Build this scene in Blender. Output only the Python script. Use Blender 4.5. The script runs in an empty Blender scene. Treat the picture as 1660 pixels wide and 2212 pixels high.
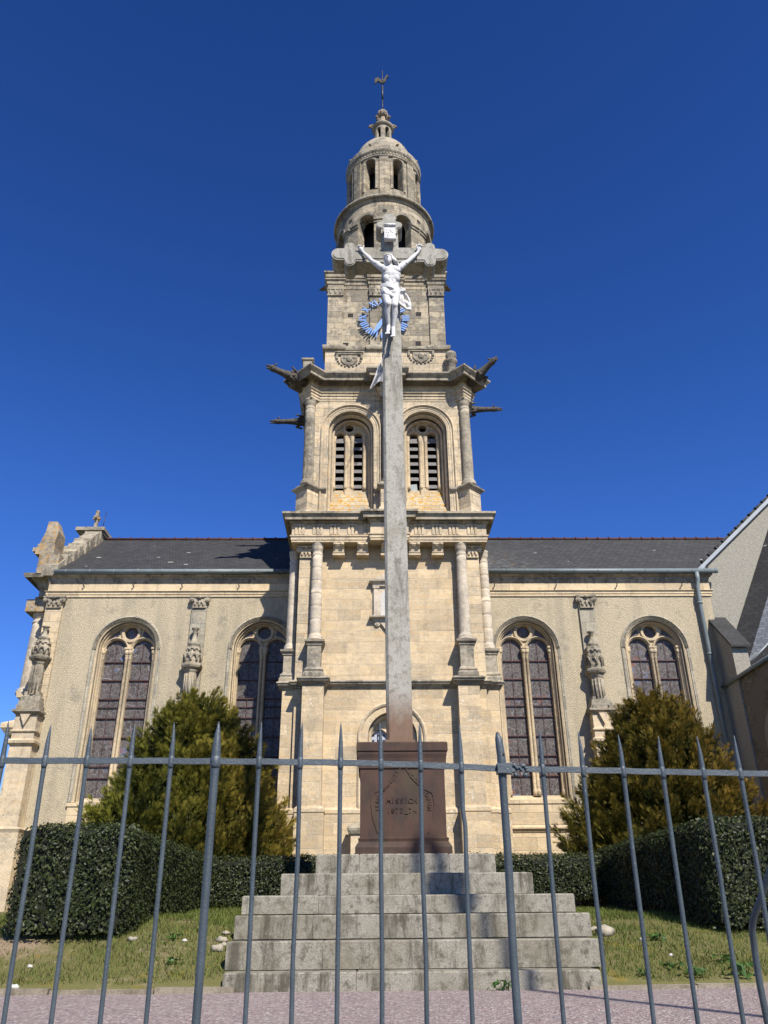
import bpy, bmesh, math, random
import numpy as np
from mathutils import Vector, Matrix
R = math.radians
random.seed(7); rng = np.random.default_rng(11)
scene = bpy.context.scene
COL = scene.collection

# ------------------------------------------------------------------ camera
FP, CX, CY, EYE = 1743.0, 830.0, 1106.3, 0.75
def _cam_basis(xv, yv, psi):
    Z = np.array([xv - CX, -(yv - CY), -FP]); Z /= np.linalg.norm(Z)
    e1 = np.array([1.0, 0, 0]) - Z * Z[0]; e1 /= np.linalg.norm(e1)
    e2 = np.cross(Z, e1)
    X = math.cos(psi) * e1 + math.sin(psi) * e2
    return np.array([X, np.cross(Z, X), Z])
CM = _cam_basis(800.0, -2363.0, R(0.85))
cam_d = bpy.data.cameras.new('camera'); cam = bpy.data.objects.new('camera', cam_d); COL.objects.link(cam)
cam_d.sensor_fit = 'HORIZONTAL'; cam_d.sensor_width = 36; cam_d.lens = 36 * FP / 1660
cam_d.clip_start = 0.05; cam_d.clip_end = 2000
m4 = Matrix([list(CM[0]) + [0], list(CM[1]) + [0], list(CM[2]) + [EYE], [0, 0, 0, 1]])
cam.matrix_world = m4
scene.camera = cam
def W(px, py, Y):
    """point of the place that stands at distance Y, measured on the photograph"""
    d = CM @ np.array([(px - CX) / FP, -(py - CY) / FP, -1.0]); t = Y / d[1]
    return t * d[0], EYE + t * d[2]
def WX(px, py, Y): return W(px, py, Y)[0]
def WZ(py, Y, px=838): return W(px, py, Y)[1]

# ------------------------------------------------------------------ light
AZ, EL = R(25), R(46)
SUN = Vector((math.sin(AZ) * math.cos(EL), -math.cos(AZ) * math.cos(EL), math.sin(EL)))
scene.render.engine = 'CYCLES'
scene.view_settings.view_transform = 'Standard'; scene.view_settings.look = 'None'
scene.view_settings.exposure = 0.68; scene.view_settings.gamma = 1
world = bpy.data.worlds.new('World'); scene.world = world; world.use_nodes = True
wn = world.node_tree.nodes; wl = world.node_tree.links; wn.clear()
sky = wn.new('ShaderNodeTexSky'); sky.sky_type = 'NISHITA'; sky.sun_disc = False
sky.sun_elevation = EL; sky.sun_rotation = math.pi - AZ
sky.altitude = 1200; sky.air_density = 1.0; sky.dust_density = 0.0; sky.ozone_density = 6.0
hs = wn.new('ShaderNodeHueSaturation'); hs.inputs['Saturation'].default_value = 1.22; hs.inputs['Hue'].default_value = .517
bg = wn.new('ShaderNodeBackground'); bg.inputs[1].default_value = 0.094
wo = wn.new('ShaderNodeOutputWorld')
wl.new(sky.outputs[0], hs.inputs['Color'])
tc = wn.new('ShaderNodeTexCoord'); sx_ = wn.new('ShaderNodeSeparateXYZ'); wl.new(tc.outputs['Generated'], sx_.inputs[0])
mr = wn.new('ShaderNodeMapRange'); mr.inputs[1].default_value = .42; mr.inputs[2].default_value = .87; mr.inputs[3].default_value = 1.16; mr.inputs[4].default_value = .82
wl.new(sx_.outputs[2], mr.inputs[0]); vm = wn.new('ShaderNodeVectorMath'); vm.operation = 'SCALE'
wl.new(hs.outputs[0], vm.inputs[0]); wl.new(mr.outputs[0], vm.inputs['Scale']); wl.new(vm.outputs[0], bg.inputs[0]); wl.new(bg.outputs[0], wo.inputs[0])
sl = bpy.data.lights.new('sun', 'SUN'); sl.energy = 5.0; sl.angle = R(0.53); sl.color = (1.0, 0.935, 0.84)
so = bpy.data.objects.new('sun', sl); COL.objects.link(so); so.location = SUN * 60
so.rotation_euler = SUN.to_track_quat('Z', 'Y').to_euler()

# ------------------------------------------------------------------ node helper
class NT:
    def __init__(s, name):
        s.m = bpy.data.materials.new(name); s.m.use_nodes = True
        s.n = s.m.node_tree.nodes; s.l = s.m.node_tree.links
        s.b = s.n['Principled BSDF']; s.out = s.n['Material Output']
    def node(s, t, **k):
        n = s.n.new(t)
        for a, v in k.items(): setattr(n, a, v)
        return n
    def put(s, sock, v):
        if isinstance(v, bpy.types.NodeSocket): s.l.new(v, sock)
        elif v is not None: sock.default_value = v
    def math(s, op, a, b=None, c=None, clamp=False):
        n = s.node('ShaderNodeMath', operation=op); n.use_clamp = clamp
        s.put(n.inputs[0], a); s.put(n.inputs[1], b); s.put(n.inputs[2], c); return n.outputs[0]
    def mix(s, f, a, b, mode='MIX'):
        n = s.node('ShaderNodeMix', data_type='RGBA', blend_type=mode); n.clamp_factor = True
        s.put(n.inputs[0], f)
        for i, v in ((6, a), (7, b)):
            s.put(n.inputs[i], (*v, 1) if isinstance(v, tuple) and len(v) == 3 else v)
        return n.outputs[2]
    def noise(s, vec, scale, detail=4, rough=.55, dist=0):
        n = s.node('ShaderNodeTexNoise'); s.put(n.inputs['Vector'], vec)
        n.inputs['Scale'].default_value = scale; n.inputs['Detail'].default_value = detail
        n.inputs['Roughness'].default_value = rough; n.inputs['Distortion'].default_value = dist
        return n.outputs[0]
    def vor(s, vec, scale, feature='F1', rnd=1):
        n = s.node('ShaderNodeTexVoronoi', feature=feature); s.put(n.inputs['Vector'], vec)
        n.inputs['Scale'].default_value = scale; n.inputs['Randomness'].default_value = rnd
        return n
    def ramp(s, f, lo, hi):   # linear step lo..hi
        n = s.node('ShaderNodeMapRange'); s.put(n.inputs[0], f)
        n.inputs[1].default_value = lo; n.inputs[2].default_value = hi; n.clamp = True
        return n.outputs[0]
    def pos(s): return s.node('ShaderNodeNewGeometry').outputs['Position']
    def sep(s, v):
        n = s.node('ShaderNodeSeparateXYZ'); s.put(n.inputs[0], v); return n.outputs
    def comb(s, x, y, z):
        n = s.node('ShaderNodeCombineXYZ')
        for i, v in enumerate((x, y, z)): s.put(n.inputs[i], v)
        return n.outputs[0]
    def scale(s, v, sx, sy, sz):
        n = s.node('ShaderNodeVectorMath', operation='MULTIPLY'); s.put(n.inputs[0], v)
        n.inputs[1].default_value = (sx, sy, sz); return n.outputs[0]
    def bump(s, h, strength=.5, dist=.02, normal=None):
        n = s.node('ShaderNodeBump'); n.inputs['Strength'].default_value = strength
        n.inputs['Distance'].default_value = dist; s.put(n.inputs['Height'], h)
        if normal is not None: s.put(n.inputs['Normal'], normal)
        return n.outputs[0]
    def done(s, col, rough=.9, normal=None, metal=0, spec=.3):
        s.put(s.b.inputs['Base Color'], (*col, 1) if isinstance(col, tuple) and len(col) == 3 else col)
        s.put(s.b.inputs['Roughness'], rough); s.b.inputs['Metallic'].default_value = metal
        s.b.inputs['Specular IOR Level'].default_value = spec
        if normal is not None: s.put(s.b.inputs['Normal'], normal)
        return s.m

def wall_uv(t, axis=None):
    """running coordinate along a wall face: x on front faces, y on side faces; or the turn round an axis"""
    g = t.node('ShaderNodeNewGeometry'); p = t.sep(g.outputs['Position']); n = t.sep(g.outputs['True Normal'])
    if axis:
        a = t.math('ARCTAN2', t.math('SUBTRACT', p[0], axis[0]), t.math('SUBTRACT', axis[1], p[1]))
        u = t.math('MULTIPLY', a, axis[2])
    else:
        side = t.math('GREATER_THAN', t.math('ABSOLUTE', n[0]), .75)
        u = t.math('ADD', t.math('MULTIPLY', p[0], t.math('SUBTRACT', 1.0, side)), t.math('MULTIPLY', p[1], side))
    return u, p[2], g.outputs['Position'], n

def stone(name, c1, c2, mortar, bw=.62, bh=.3, grey=.5, grey_col=(.2, .19, .165), lichen=.0, white=.3,
          orange=0.0, axis=None, joint=.008, dark=.35, blocks=True, zsplit=None):
    t = NT(name); u, z, P, n = wall_uv(t, axis)
    wob = t.math('MULTIPLY', t.noise(P, .9, 2), .05)
    v = t.comb(u, t.math('ADD', z, wob), 0.0)
    col = None; hmort = None
    n1 = t.noise(P, 1.3, 5, .6); n2 = t.noise(P, 7, 6, .65); n3 = t.noise(P, 38, 4, .7)
    if blocks:
        b = t.node('ShaderNodeTexBrick'); t.put(b.inputs['Vector'], v)
        b.inputs['Color1'].default_value = (*c1, 1); b.inputs['Color2'].default_value = (*c2, 1)
        b.inputs['Mortar'].default_value = (*mortar, 1); b.inputs['Scale'].default_value = 1
        b.inputs['Mortar Size'].default_value = joint; b.inputs['Mortar Smooth'].default_value = .3
        b.inputs['Bias'].default_value = -.1; b.inputs['Brick Width'].default_value = bw; b.inputs['Row Height'].default_value = bh
        b.offset_frequency = 2; b.offset = .43; b.squash = 1.35; b.squash_frequency = 3
        col = b.outputs[0]; hmort = b.outputs[1]
        b2 = t.node('ShaderNodeTexBrick'); t.put(b2.inputs['Vector'], v)
        b2.inputs['Color1'].default_value = (0, 0, 0, 1); b2.inputs['Color2'].default_value = (1, 1, 1, 1)
        b2.inputs['Mortar'].default_value = (.5, .5, .5, 1); b2.inputs['Scale'].default_value = 1
        b2.inputs['Mortar Size'].default_value = 0; b2.inputs['Brick Width'].default_value = bw; b2.inputs['Row Height'].default_value = bh
        b2.offset_frequency = 2; b2.offset = .43; b2.squash = 1.35; b2.squash_frequency = 3; b2.inputs['Bias'].default_value = .05
        gb = t.math('MULTIPLY', t.ramp(b2.outputs[0], .35, .95), .45 * grey)
        col = t.mix(gb, col, grey_col)
        col = t.mix(t.math('MULTIPLY', t.ramp(b2.outputs[0], .80, .98), .5 * dark), col, (.075, .07, .06))
    else:
        col = t.mix(n1, c1, c2)
    # weathering: broad grey crust, vertical run-off, fine grain, pale spots
    crust = t.math('MULTIPLY', t.ramp(t.math('ADD', t.math('MULTIPLY', n1, .62), t.math('MULTIPLY', n2, .5)), .50, .66), grey)
    col = t.mix(crust, col, grey_col)
    vs = t.noise(t.scale(P, 3.2, 3.2, .35), 1.0, 5, .65)
    col = t.mix(t.math('MULTIPLY', t.ramp(t.math('ADD', vs, t.math('MULTIPLY', n2, .35)), .70, .84), dark), col, (.062, .058, .05))
    hs = t.noise(t.scale(P, 1.3, 1.3, 14), 1.0, 5, .7)
    col = t.mix(t.math('MULTIPLY', t.ramp(hs, .52, .66), .42), col, (c1[0] * .92, c1[1] * .74, c1[2] * .5))
    col = t.mix(t.math('MULTIPLY', t.ramp(hs, .46, .34), .35), col, (c1[0] * 1.22, c1[1] * 1.2, c1[2] * 1.15))
    col = t.mix(t.math('MULTIPLY', t.ramp(n3, .50, .68), .5), col, (c1[0] * .42, c1[1] * .41, c1[2] * .4))
    col = t.mix(t.math('MULTIPLY', t.ramp(n3, .46, .32), .4), col, (c1[0] * 1.3, c1[1] * 1.28, c1[2] * 1.25))
    if white:
        w = t.math('MULTIPLY', t.ramp(t.noise(P, 15, 5, .8), .585, .63), t.ramp(t.noise(P, 1.1, 3), .42, .58))
        col = t.mix(t.math('MULTIPLY', w, white), col, (.62, .6, .54))
    if orange:
        o = t.math('MULTIPLY', t.ramp(t.noise(t.scale(P, 1, 1, 2.0), 6, 6, .75), .52, .56), orange)
        col = t.mix(o, col, (.42, .22, .03))
    h = t.math('ADD', t.math('MULTIPLY', n3, .5), t.math('MULTIPLY', n2, .8))
    if hmort is not None: h = t.math('SUBTRACT', h, t.math('MULTIPLY', hmort, .55))
    return t.done(col, .92, t.bump(h, .95, .022), spec=.15)

def simple(name, c, rough=.7, metal=0, var=.25, scale=8, bump=.2, bscale=60, spec=.4, c2=None):
    t = NT(name); P = t.pos(); n = t.noise(P, scale, 5, .6)
    lo = c2 or tuple(x * (1 - var) for x in c)
    col = t.mix(t.ramp(n, .3, .7), lo, c)
    return t.done(col, rough, t.bump(t.noise(P, bscale, 3), bump, .01), metal, spec)

M = {}
M['tower'] = stone('tower limestone', (.565, .455, .298), (.45, .37, .25), (.46, .39, .27), .74, .30, grey=.45, white=.8, dark=.25)
M['tower_low'] = stone('lower tower limestone', (.565, .445, .28), (.455, .355, .222), (.62, .53, .38), .7, .34, grey=.35, white=1.0, dark=.22)
M['belfry'] = stone('belfry limestone', (.565, .46, .31), (.46, .38, .255), (.28, .24, .17), .6, .32, grey=.55, white=.6, dark=.4)
M['clockst'] = stone('clock stage limestone', (.42, .36, .255), (.33, .285, .205), (.22, .2, .16), .55, .27, grey=1.0, grey_col=(.15, .14, .118), white=.45, dark=.75)
M['trim'] = stone('dressed limestone trim', (.57, .465, .315), (.475, .39, .27), (.4, .35, .26), .9, .5, grey=.5, white=.3, blocks=False)
M['trim_grey'] = stone('weathered limestone trim', (.38, .335, .25), (.26, .235, .185), (.3, .27, .2), grey=.95, grey_col=(.125, .117, .10), white=.5, blocks=False, dark=.75)
M['trim_lichen'] = stone('lichened limestone', (.33, .295, .23), (.22, .20, .165), (.3, .27, .2), grey=1.0, grey_col=(.12, .112, .098), white=.6, orange=.6, dark=.8, blocks=False)
M['glacis'] = stone('lichened sill stone', (.46, .38, .25), (.38, .32, .22), (.3, .27, .2), .5, .2, grey=.35, white=.7, orange=1.0)
M['column'] = stone('pale column stone', (.56, .49, .385), (.44, .38, .29), (.4, .35, .26), grey=.5, white=.4, blocks=False)
M['window_stone'] = stone('warm window stone', (.52, .42, .275), (.44, .355, .235), (.4, .35, .26), grey=.4, white=.3, blocks=False, dark=.35)
M['jamb'] = stone('grey jamb stone', (.38, .345, .265), (.31, .285, .22), (.27, .25, .2), .5, .42, grey=.7, white=.4)
M['ashlar'] = stone('nave ashlar', (.57, .46, .30), (.51, .41, .265), (.42, .35, .24), 1.0, .36, grey=.3, white=.25, dark=.2)
M['inner_shade'] = simple('dark interior', (.03, .027, .024), .95)  # near-black colour stands in for the shade inside openings
M['wood_slat'] = simple('weathered grey louvre wood', (.2, .19, .18), .85, 0, .4, 20, .3, 90)
M['gargoyle'] = simple('dark lichened carving stone', (.10, .088, .07), .95, 0, .6, 9, .8, 40)
M['zinc'] = simple('zinc', (.17, .205, .215), .5, .0, .25, 3, .1, 20)
M['flashing'] = simple('pale zinc flashing', (.24, .265, .29), .5, .2, .15, 3, .1, 20)
M['ridge'] = simple('dark red ridge tile', (.07, .022, .02), .8, 0, .5, 6, .3, 30)
M['iron_dark'] = simple('dark red iron bar', (.075, .03, .026), .6, .2)
M['black_iron'] = simple('dark iron', (.04, .042, .05), .5, .4)
M['blue'] = simple('blue painted metal', (.11, .25, .56), .5, 0, .18, 14, .2, 40)
M['white_paint'] = simple('white painted iron', (.62, .61, .59), .6, 0, 0, 6, .35, 40, .25, c2=(.46, .455, .44))
def _dirty(m):
    n = m.node_tree.nodes; l = m.node_tree.links; b = n['Principled BSDF']; src = b.inputs['Base Color'].links[0].from_socket
    g = n.new('ShaderNodeNewGeometry'); no = n.new('ShaderNodeTexNoise'); no.inputs['Scale'].default_value = 11; no.inputs['Detail'].default_value = 6; no.inputs['Roughness'].default_value = .75
    l.new(g.outputs['Position'], no.inputs['Vector']); r = n.new('ShaderNodeMapRange'); r.inputs[1].default_value = .52; r.inputs[2].default_value = .64; r.inputs[4].default_value = .8
    l.new(no.outputs[0], r.inputs[0]); mx = n.new('ShaderNodeMix'); mx.data_type = 'RGBA'; l.new(r.outputs[0], mx.inputs[0]); l.new(src, mx.inputs[6]); mx.inputs[7].default_value = (.33, .33, .335, 1); l.new(mx.outputs[2], b.inputs['Base Color'])
_dirty(M['white_paint'])
M['net'] = None

def mk_cylstone(name, axis, grey, c1=(.43, .37, .265)):
    return stone(name, c1, tuple(x * .78 for x in c1), (.2, .18, .145), .5, .28, grey=grey, grey_col=(.14, .13, .108), white=.45, axis=axis, dark=.8)

def mk_render():
    t = NT('rough-cast wall render'); P = t.pos()
    g = t.noise(P, 55, 4, .75); v = t.vor(P, 38).outputs[0]; n = t.noise(P, .55, 4, .6); s = t.noise(t.scale(P, 2.2, 2.2, .25), 1, 4, .6)
    col = t.mix(t.ramp(g, .33, .67), (.25, .21, .14), (.56, .485, .345))
    col = t.mix(t.math('MULTIPLY', t.ramp(n, .45, .7), .4), col, (.47, .40, .28))
    col = t.mix(t.math('MULTIPLY', t.ramp(s, .48, .66), .42), col, (.25, .222, .168))
    col = t.mix(t.math('MULTIPLY', t.ramp(t.noise(P, 1.5, 5, .75), .56, .66), .5), col, (.2, .185, .15))
    return t.done(col, .95, t.bump(t.math('ADD', g, t.math('MULTIPLY', v, .8)), .9, .02), spec=.1)
M['render'] = mk_render()
def mk_render_grey():
    t = NT('grey gable render'); P = t.pos()
    g = t.noise(P, 40, 4, .75); n = t.noise(P, .8, 4, .6)
    col = t.mix(t.ramp(g, .36, .64), (.14, .132, .108), (.40, .38, .32))
    col = t.mix(t.math('MULTIPLY', t.ramp(n, .45, .7), .4), col, (.26, .25, .205))
    return t.done(col, .95, t.bump(g, .8, .02), spec=.1)
M['render_grey'] = mk_render_grey()
def mk_rubble():
    t = NT('rubble stone wall'); P = t.pos(); u, z, P, n = wall_uv(t)
    v = t.vor(t.scale(P, 1, 1, 1.7), 4.2, 'DISTANCE_TO_EDGE'); c = t.vor(t.scale(P, 1, 1, 1.7), 4.2)
    col = t.mix(t.sep(c.outputs['Color'])[0], (.12, .10, .07), (.22, .19, .14))
    cover = t.ramp(t.noise(P, 1.3, 4, .6), .42, .55)
    col = t.mix(t.ramp(v.outputs[0], .0, .06), (.2, .18, .14), col)
    col = t.mix(cover, col, t.mix(t.noise(P, 30, 4), (.12, .105, .08), (.19, .168, .13)))
    h = t.math('MULTIPLY', t.ramp(v.outputs[0], 0, .12), t.math('SUBTRACT', 1.0, cover))
    return t.done(col, .95, t.bump(t.math('ADD', h, t.math('MULTIPLY', t.noise(P, 30, 4), .3)), .9, .04), spec=.1)
M['rubble'] = mk_rubble()
def mk_slate(name, base, orange=0.0, xo=(3, 6)):
    t = NT(name); P = t.pos(); p = t.sep(P)
    b = t.node('ShaderNodeTexBrick')
    t.put(b.inputs['Vector'], t.comb(t.math('ADD', p[0], t.math('MULTIPLY', p[1], .31)), t.math('MULTIPLY', p[2], 1.6), 0.0))
    k = lambda f: (base[0] * f, base[1] * f, base[2] * f, 1)
    b.inputs['Color1'].default_value = k(1.25); b.inputs['Color2'].default_value = k(.75); b.inputs['Mortar'].default_value = k(.35)
    b.inputs['Scale'].default_value = 1; b.inputs['Brick Width'].default_value = .22; b.inputs['Row Height'].default_value = .15
    b.inputs['Mortar Size'].default_value = .008; b.inputs['Bias'].default_value = 0
    n = t.noise(P, .9, 5, .65); n2 = t.noise(t.scale(P, 1, 1, 2), 5, 5, .7)
    col = t.mix(t.math('MULTIPLY', t.ramp(n, .4, .7), .5), b.outputs[0], (base[0] * .55, base[1] * .55, base[2] * .52))
    col = t.mix(t.math('MULTIPLY', t.ramp(n2, .55, .72), .45), col, (base[0] * 2.3, base[1] * 2.15, base[2] * 1.8))
    sp = t.vor(t.scale(P, 3.2, 3.2, 9), 1.0)
    spot = t.math('MULTIPLY', t.math('GREATER_THAN', t.sep(sp.outputs['Color'])[0], .988), t.math('LESS_THAN', sp.outputs[0], .35))
    col = t.mix(t.math('MULTIPLY', spot, .8), col, (.38, .37, .33))
    if orange:
        mask = t.math('MULTIPLY', t.ramp(p[0], xo[1], xo[0]), t.ramp(p[2], 14.0, 11.6))
        o = t.math('MULTIPLY', t.ramp(t.noise(t.scale(P, 1.6, 1.6, 7), 2.2, 4, .7), .6, .63), mask)
        col = t.mix(o, col, (.33, .2, .05))
        col = t.mix(t.math('MULTIPLY', t.math('MULTIPLY', t.ramp(n2, .45, .6), mask), .5), col, (.17, .2, .21))
    return t.done(col, .8, t.bump(t.math('ADD', t.math('MULTIPLY', b.outputs[1], -.6), t.math('MULTIPLY', n2, .4)), .7, .02), spec=.35)
M['slate'] = mk_slate('old slate', (.034, .034, .035))
M['slate_r'] = mk_slate('lichened slate', (.038, .038, .039), 1.0, (3.2, 6.5))
M['slate_new'] = mk_slate('pale blue slate', (.16, .175, .2))
def mk_glass(name, tint, warm=.5):
    t = NT(name); P = t.pos(); p = t.sep(P)
    v2 = t.comb(p[0], p[2], 0.0)
    vo = t.vor(v2, 7.0); e = t.vor(v2, 7.0, 'DISTANCE_TO_EDGE'); e2 = t.vor(t.scale(v2, 1, .6, 1), 13.0, 'DISTANCE_TO_EDGE')
    c = t.sep(vo.outputs['Color'])
    col = t.mix(c[0], (tint[0] * .6, tint[1] * .6, tint[2] * .6), tint)
    zmask = t.ramp(t.noise(v2, .8, 2), .56, .66)
    col = t.mix(t.math('MULTIPLY', t.math('GREATER_THAN', c[1], .82), t.math('MULTIPLY', zmask, .8)), col, (.10, .13, .22))
    col = t.mix(t.math('MULTIPLY', t.math('GREATER_THAN', c[2], .84), t.math('MULTIPLY', zmask, warm)), col, (.24, .09, .06))
    lead = t.math('SUBTRACT', 1.0, t.ramp(e.outputs[0], .012, .03))
    lead2 = t.math('MULTIPLY', t.math('SUBTRACT', 1.0, t.ramp(e2.outputs[0], .01, .025)), .5)
    col = t.mix(t.math('MAXIMUM', lead, lead2), col, (.20, .19, .19))
    return t.done(col, .38, t.bump(t.noise(P, 14, 3), .25, .01), spec=.18)
M['glass'] = mk_glass('leaded stained glass', (.092, .078, .071))
M['glass_clear'] = None
def mk_clear():
    t = NT('quarry glass with dark diamonds'); P = t.pos(); p = t.sep(P)
    ch = t.math('MULTIPLY', t.math('LESS_THAN', t.math('ABSOLUTE', t.math('SUBTRACT', t.math('FRACT', t.math('MULTIPLY', p[0], 6.5)), .5)), .22),
                t.math('LESS_THAN', t.math('ABSOLUTE', t.math('SUBTRACT', t.math('FRACT', t.math('MULTIPLY', p[2], 6.5)), .5)), .22))
    col = t.mix(ch, (.36, .38, .42), (.03, .035, .06))
    return t.done(col, .35, spec=.4)
M['glass_clear'] = mk_clear()
def mk_granite(name, a, b, stain=.5, rust=None):
    t = NT(name); P = t.pos(); p = t.sep(P)
    n = t.noise(P, 85, 3, .8); m = t.noise(P, 9, 5, .7); k = t.noise(P, 1.1, 4, .6)
    col = t.mix(t.ramp(n, .38, .62), a, b)
    col = t.mix(t.math('MULTIPLY', t.ramp(t.noise(P, 45, 4, .8), .54, .66), .55), col, (a[0] * .45, a[1] * .44, a[2] * .42))
    col = t.mix(t.math('MULTIPLY', t.ramp(m, .5, .66), stain), col, (a[0] * .42, a[1] * .42, a[2] * .38))
    col = t.mix(t.math('MULTIPLY', t.ramp(k, .48, .68), stain * .8), col, (a[0] * .8, a[1] * .76, a[2] * .62))
    vs = t.noise(t.scale(P, 4, 4, .6), 1, 6, .75)
    col = t.mix(t.math('MULTIPLY', t.ramp(vs, .5, .64), stain), col, (a[0] * .36, a[1] * .35, a[2] * .30))
    sp = t.ramp(t.noise(P, 24, 4, .8), .64, .68)
    col = t.mix(t.math('MULTIPLY', sp, .35), col, (.5, .49, .43))
    if rust:
        f = t.ramp(t.math('ADD', p[2], t.math('MULTIPLY_ADD', t.noise(t.scale(P, 4, 4, .8), 1, 4), .9, -.45)), rust[1], rust[0])
        col = t.mix(t.math('MULTIPLY', f, .9), col, t.mix(t.noise(P, 11, 5, .7), (.09, .05, .03), (.2, .12, .075)))
    return t.done(col, .85, t.bump(t.math('ADD', n, m), .7, .008), spec=.25)
M['granite_step'] = mk_granite('weathered step granite', (.165, .152, .122), (.335, .312, .255), .85)
def mk_rust():
    t = NT('rusted cast iron'); P = t.pos(); p = t.sep(P)
    n = t.noise(P, 3.2, 6, .65); f = t.noise(P, 60, 4, .7); vs = t.noise(t.scale(P, 7, 7, .6), 1, 5, .7)
    col = t.mix(t.ramp(n, .35, .65), (.028, .017, .0125), (.058, .030, .019))
    col = t.mix(t.math('MULTIPLY', t.ramp(vs, .48, .7), .45), col, (.085, .036, .018))
    col = t.mix(t.math('MULTIPLY', t.ramp(t.noise(t.scale(P, 2, 2, 1), 1.2, 4), .5, .68), .5), col, (.062, .05, .022))
    col = t.mix(t.math('MULTIPLY', t.ramp(t.noise(P, 30, 4, .8), .68, .71), .4), col, (.38, .34, .25))
    return t.done(col, .72, t.bump(t.math('ADD', f, n), .4, .006), spec=.35)
M['rust'] = mk_rust()
def mk_paint():
    t = NT('lumpy grey blue paint'); P = t.pos(); n = t.noise(P, 130, 4, .7); k = t.noise(P, 9, 4, .6)
    col = t.mix(t.ramp(k, .35, .7), (.044, .057, .066), (.066, .082, .093))
    col = t.mix(t.math('MULTIPLY', t.ramp(t.noise(P, 70, 3, .7), .66, .72), .35), col, (.2, .22, .23))
    return t.done(col, .42, t.bump(t.math('ADD', n, t.math('MULTIPLY', k, 1.5)), .45, .004), spec=.5)
M['paint'] = mk_paint()
def mk_gravel():
    t = NT('pink gravel'); P = t.pos()
    v = t.vor(P, 42); v2 = t.vor(P, 95); n = t.noise(P, .9, 4, .6)
    c = t.sep(v.outputs['Color'])
    col = t.mix(c[0], (.185, .138, .13), (.405, .32, .30))
    col = t.mix(t.math('MULTIPLY', t.math('GREATER_THAN', c[1], .8), .6), col, (.2, .2, .215))
    col = t.mix(t.math('MULTIPLY', t.math('GREATER_THAN', c[2], .9), .7), col, (.56, .52, .47))
    col = t.mix(t.math('MULTIPLY', t.ramp(n, .45, .7), .35), col, (.27, .235, .2))
    return t.done(col, .9, t.bump(t.math('ADD', v.outputs[0], t.math('MULTIPLY', v2.outputs[0], .6)), 1.0, .02), spec=.2)
M['gravel'] = mk_gravel()
def mk_soil():
    t = NT('thin lawn soil'); P = t.pos()
    n = t.noise(P, 1.4, 5, .65); f = t.noise(P, 30, 5, .75); k = t.noise(P, 5, 4, .7)
    col = t.mix(t.ramp(f, .3, .7), (.16, .12, .07), (.36, .285, .185))
    gr = t.ramp(t.math('ADD', t.math('MULTIPLY', n, .7), t.math('MULTIPLY', k, .4)), .36, .52)
    col = t.mix(t.math('MULTIPLY', gr, .85), col, t.mix(t.noise(P, 60, 4, .8), (.06, .07, .016), (.16, .155, .05)))
    p = t.sep(P); w = t.math('MULTIPLY', t.math('SUBTRACT', t.noise(P, 1.8, 4), .5), 2.4)
    near = t.math('MULTIPLY', t.ramp(p[0], 1.0, 0.0), t.math('MULTIPLY', t.ramp(t.math('ADD', t.math('ABSOLUTE', t.math('SUBTRACT', p[1], 12.0)), w), .70, .35), t.ramp(t.math('ADD', t.math('ABSOLUTE', t.math('ADD', p[0], .8)), w), 3.4, 4.0)))
    col = t.mix(near, col, t.mix(t.ramp(f, .3, .7), (.17, .12, .075), (.36, .275, .19)))
    col = t.mix(t.math('MULTIPLY', t.ramp(t.noise(P, 3, 4), .6, .68), .5), col, (.2, .145, .02))
    return t.done(col, .95, t.bump(f, 1, .03), spec=.1)
M['soil'] = mk_soil()
M['asphalt'] = simple('street asphalt', (.055, .055, .055), .9, 0, .3, 30, .5, 90)
M['kerb'] = mk_granite('kerb stone', (.2, .17, .125), (.30, .26, .195), .5)
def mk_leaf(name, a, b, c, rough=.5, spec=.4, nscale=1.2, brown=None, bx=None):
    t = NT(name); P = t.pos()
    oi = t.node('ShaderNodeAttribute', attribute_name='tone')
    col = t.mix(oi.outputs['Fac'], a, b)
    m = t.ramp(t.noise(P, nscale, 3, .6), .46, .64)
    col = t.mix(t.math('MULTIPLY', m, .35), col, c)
    if brown:
        p = t.sep(P)
        gx = t.ramp(t.math('ADD', p[0], t.math('MULTIPLY', t.noise(P, 1.0, 3), 3.2)), bx[0], bx[1])
        col = t.mix(t.math('MULTIPLY', gx, t.math('MULTIPLY', oi.outputs['Fac'], 1.0)), col, brown)
    t.done(col, rough, spec=spec)
    tr = t.node('ShaderNodeBsdfTranslucent'); t.put(tr.inputs[0], col)
    mx = t.node('ShaderNodeMixShader'); mx.inputs[0].default_value = .22
    t.l.new(t.b.outputs[0], mx.inputs[1]); t.l.new(tr.outputs[0], mx.inputs[2]); t.l.new(mx.outputs[0], t.out.inputs[0])
    return t.m
M['hedge'] = mk_leaf('hedge leaf', (.006, .011, .0035), (.062, .078, .022), (.035, .05, .012), .5, .3, 1.6)
M['hedge_core'] = simple('hedge inside twigs', (.012, .014, .007), .95)  # solid near-black core: shade between the leaves put into its colour
M['conifer_core'] = simple('conifer inside', (.006, .008, .003), 1.0, spec=0)  # shade of the crown's hollows put into a near-black core
M['bark'] = simple('grey brown bark', (.12, .09, .06), .95, 0, .4, 14, .8, 40)
M['weed'] = mk_leaf('weed leaf', (.03, .075, .012), (.075, .15, .03), (.05, .11, .02), .5)
M['rock'] = simple('pale limestone lump', (.36, .32, .25), .9, 0, .35, 9, .6, 30)
M['white_stone'] = simple('white pebble', (.5, .48, .44), .85, 0, .2, 20, .4, 50)
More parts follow.
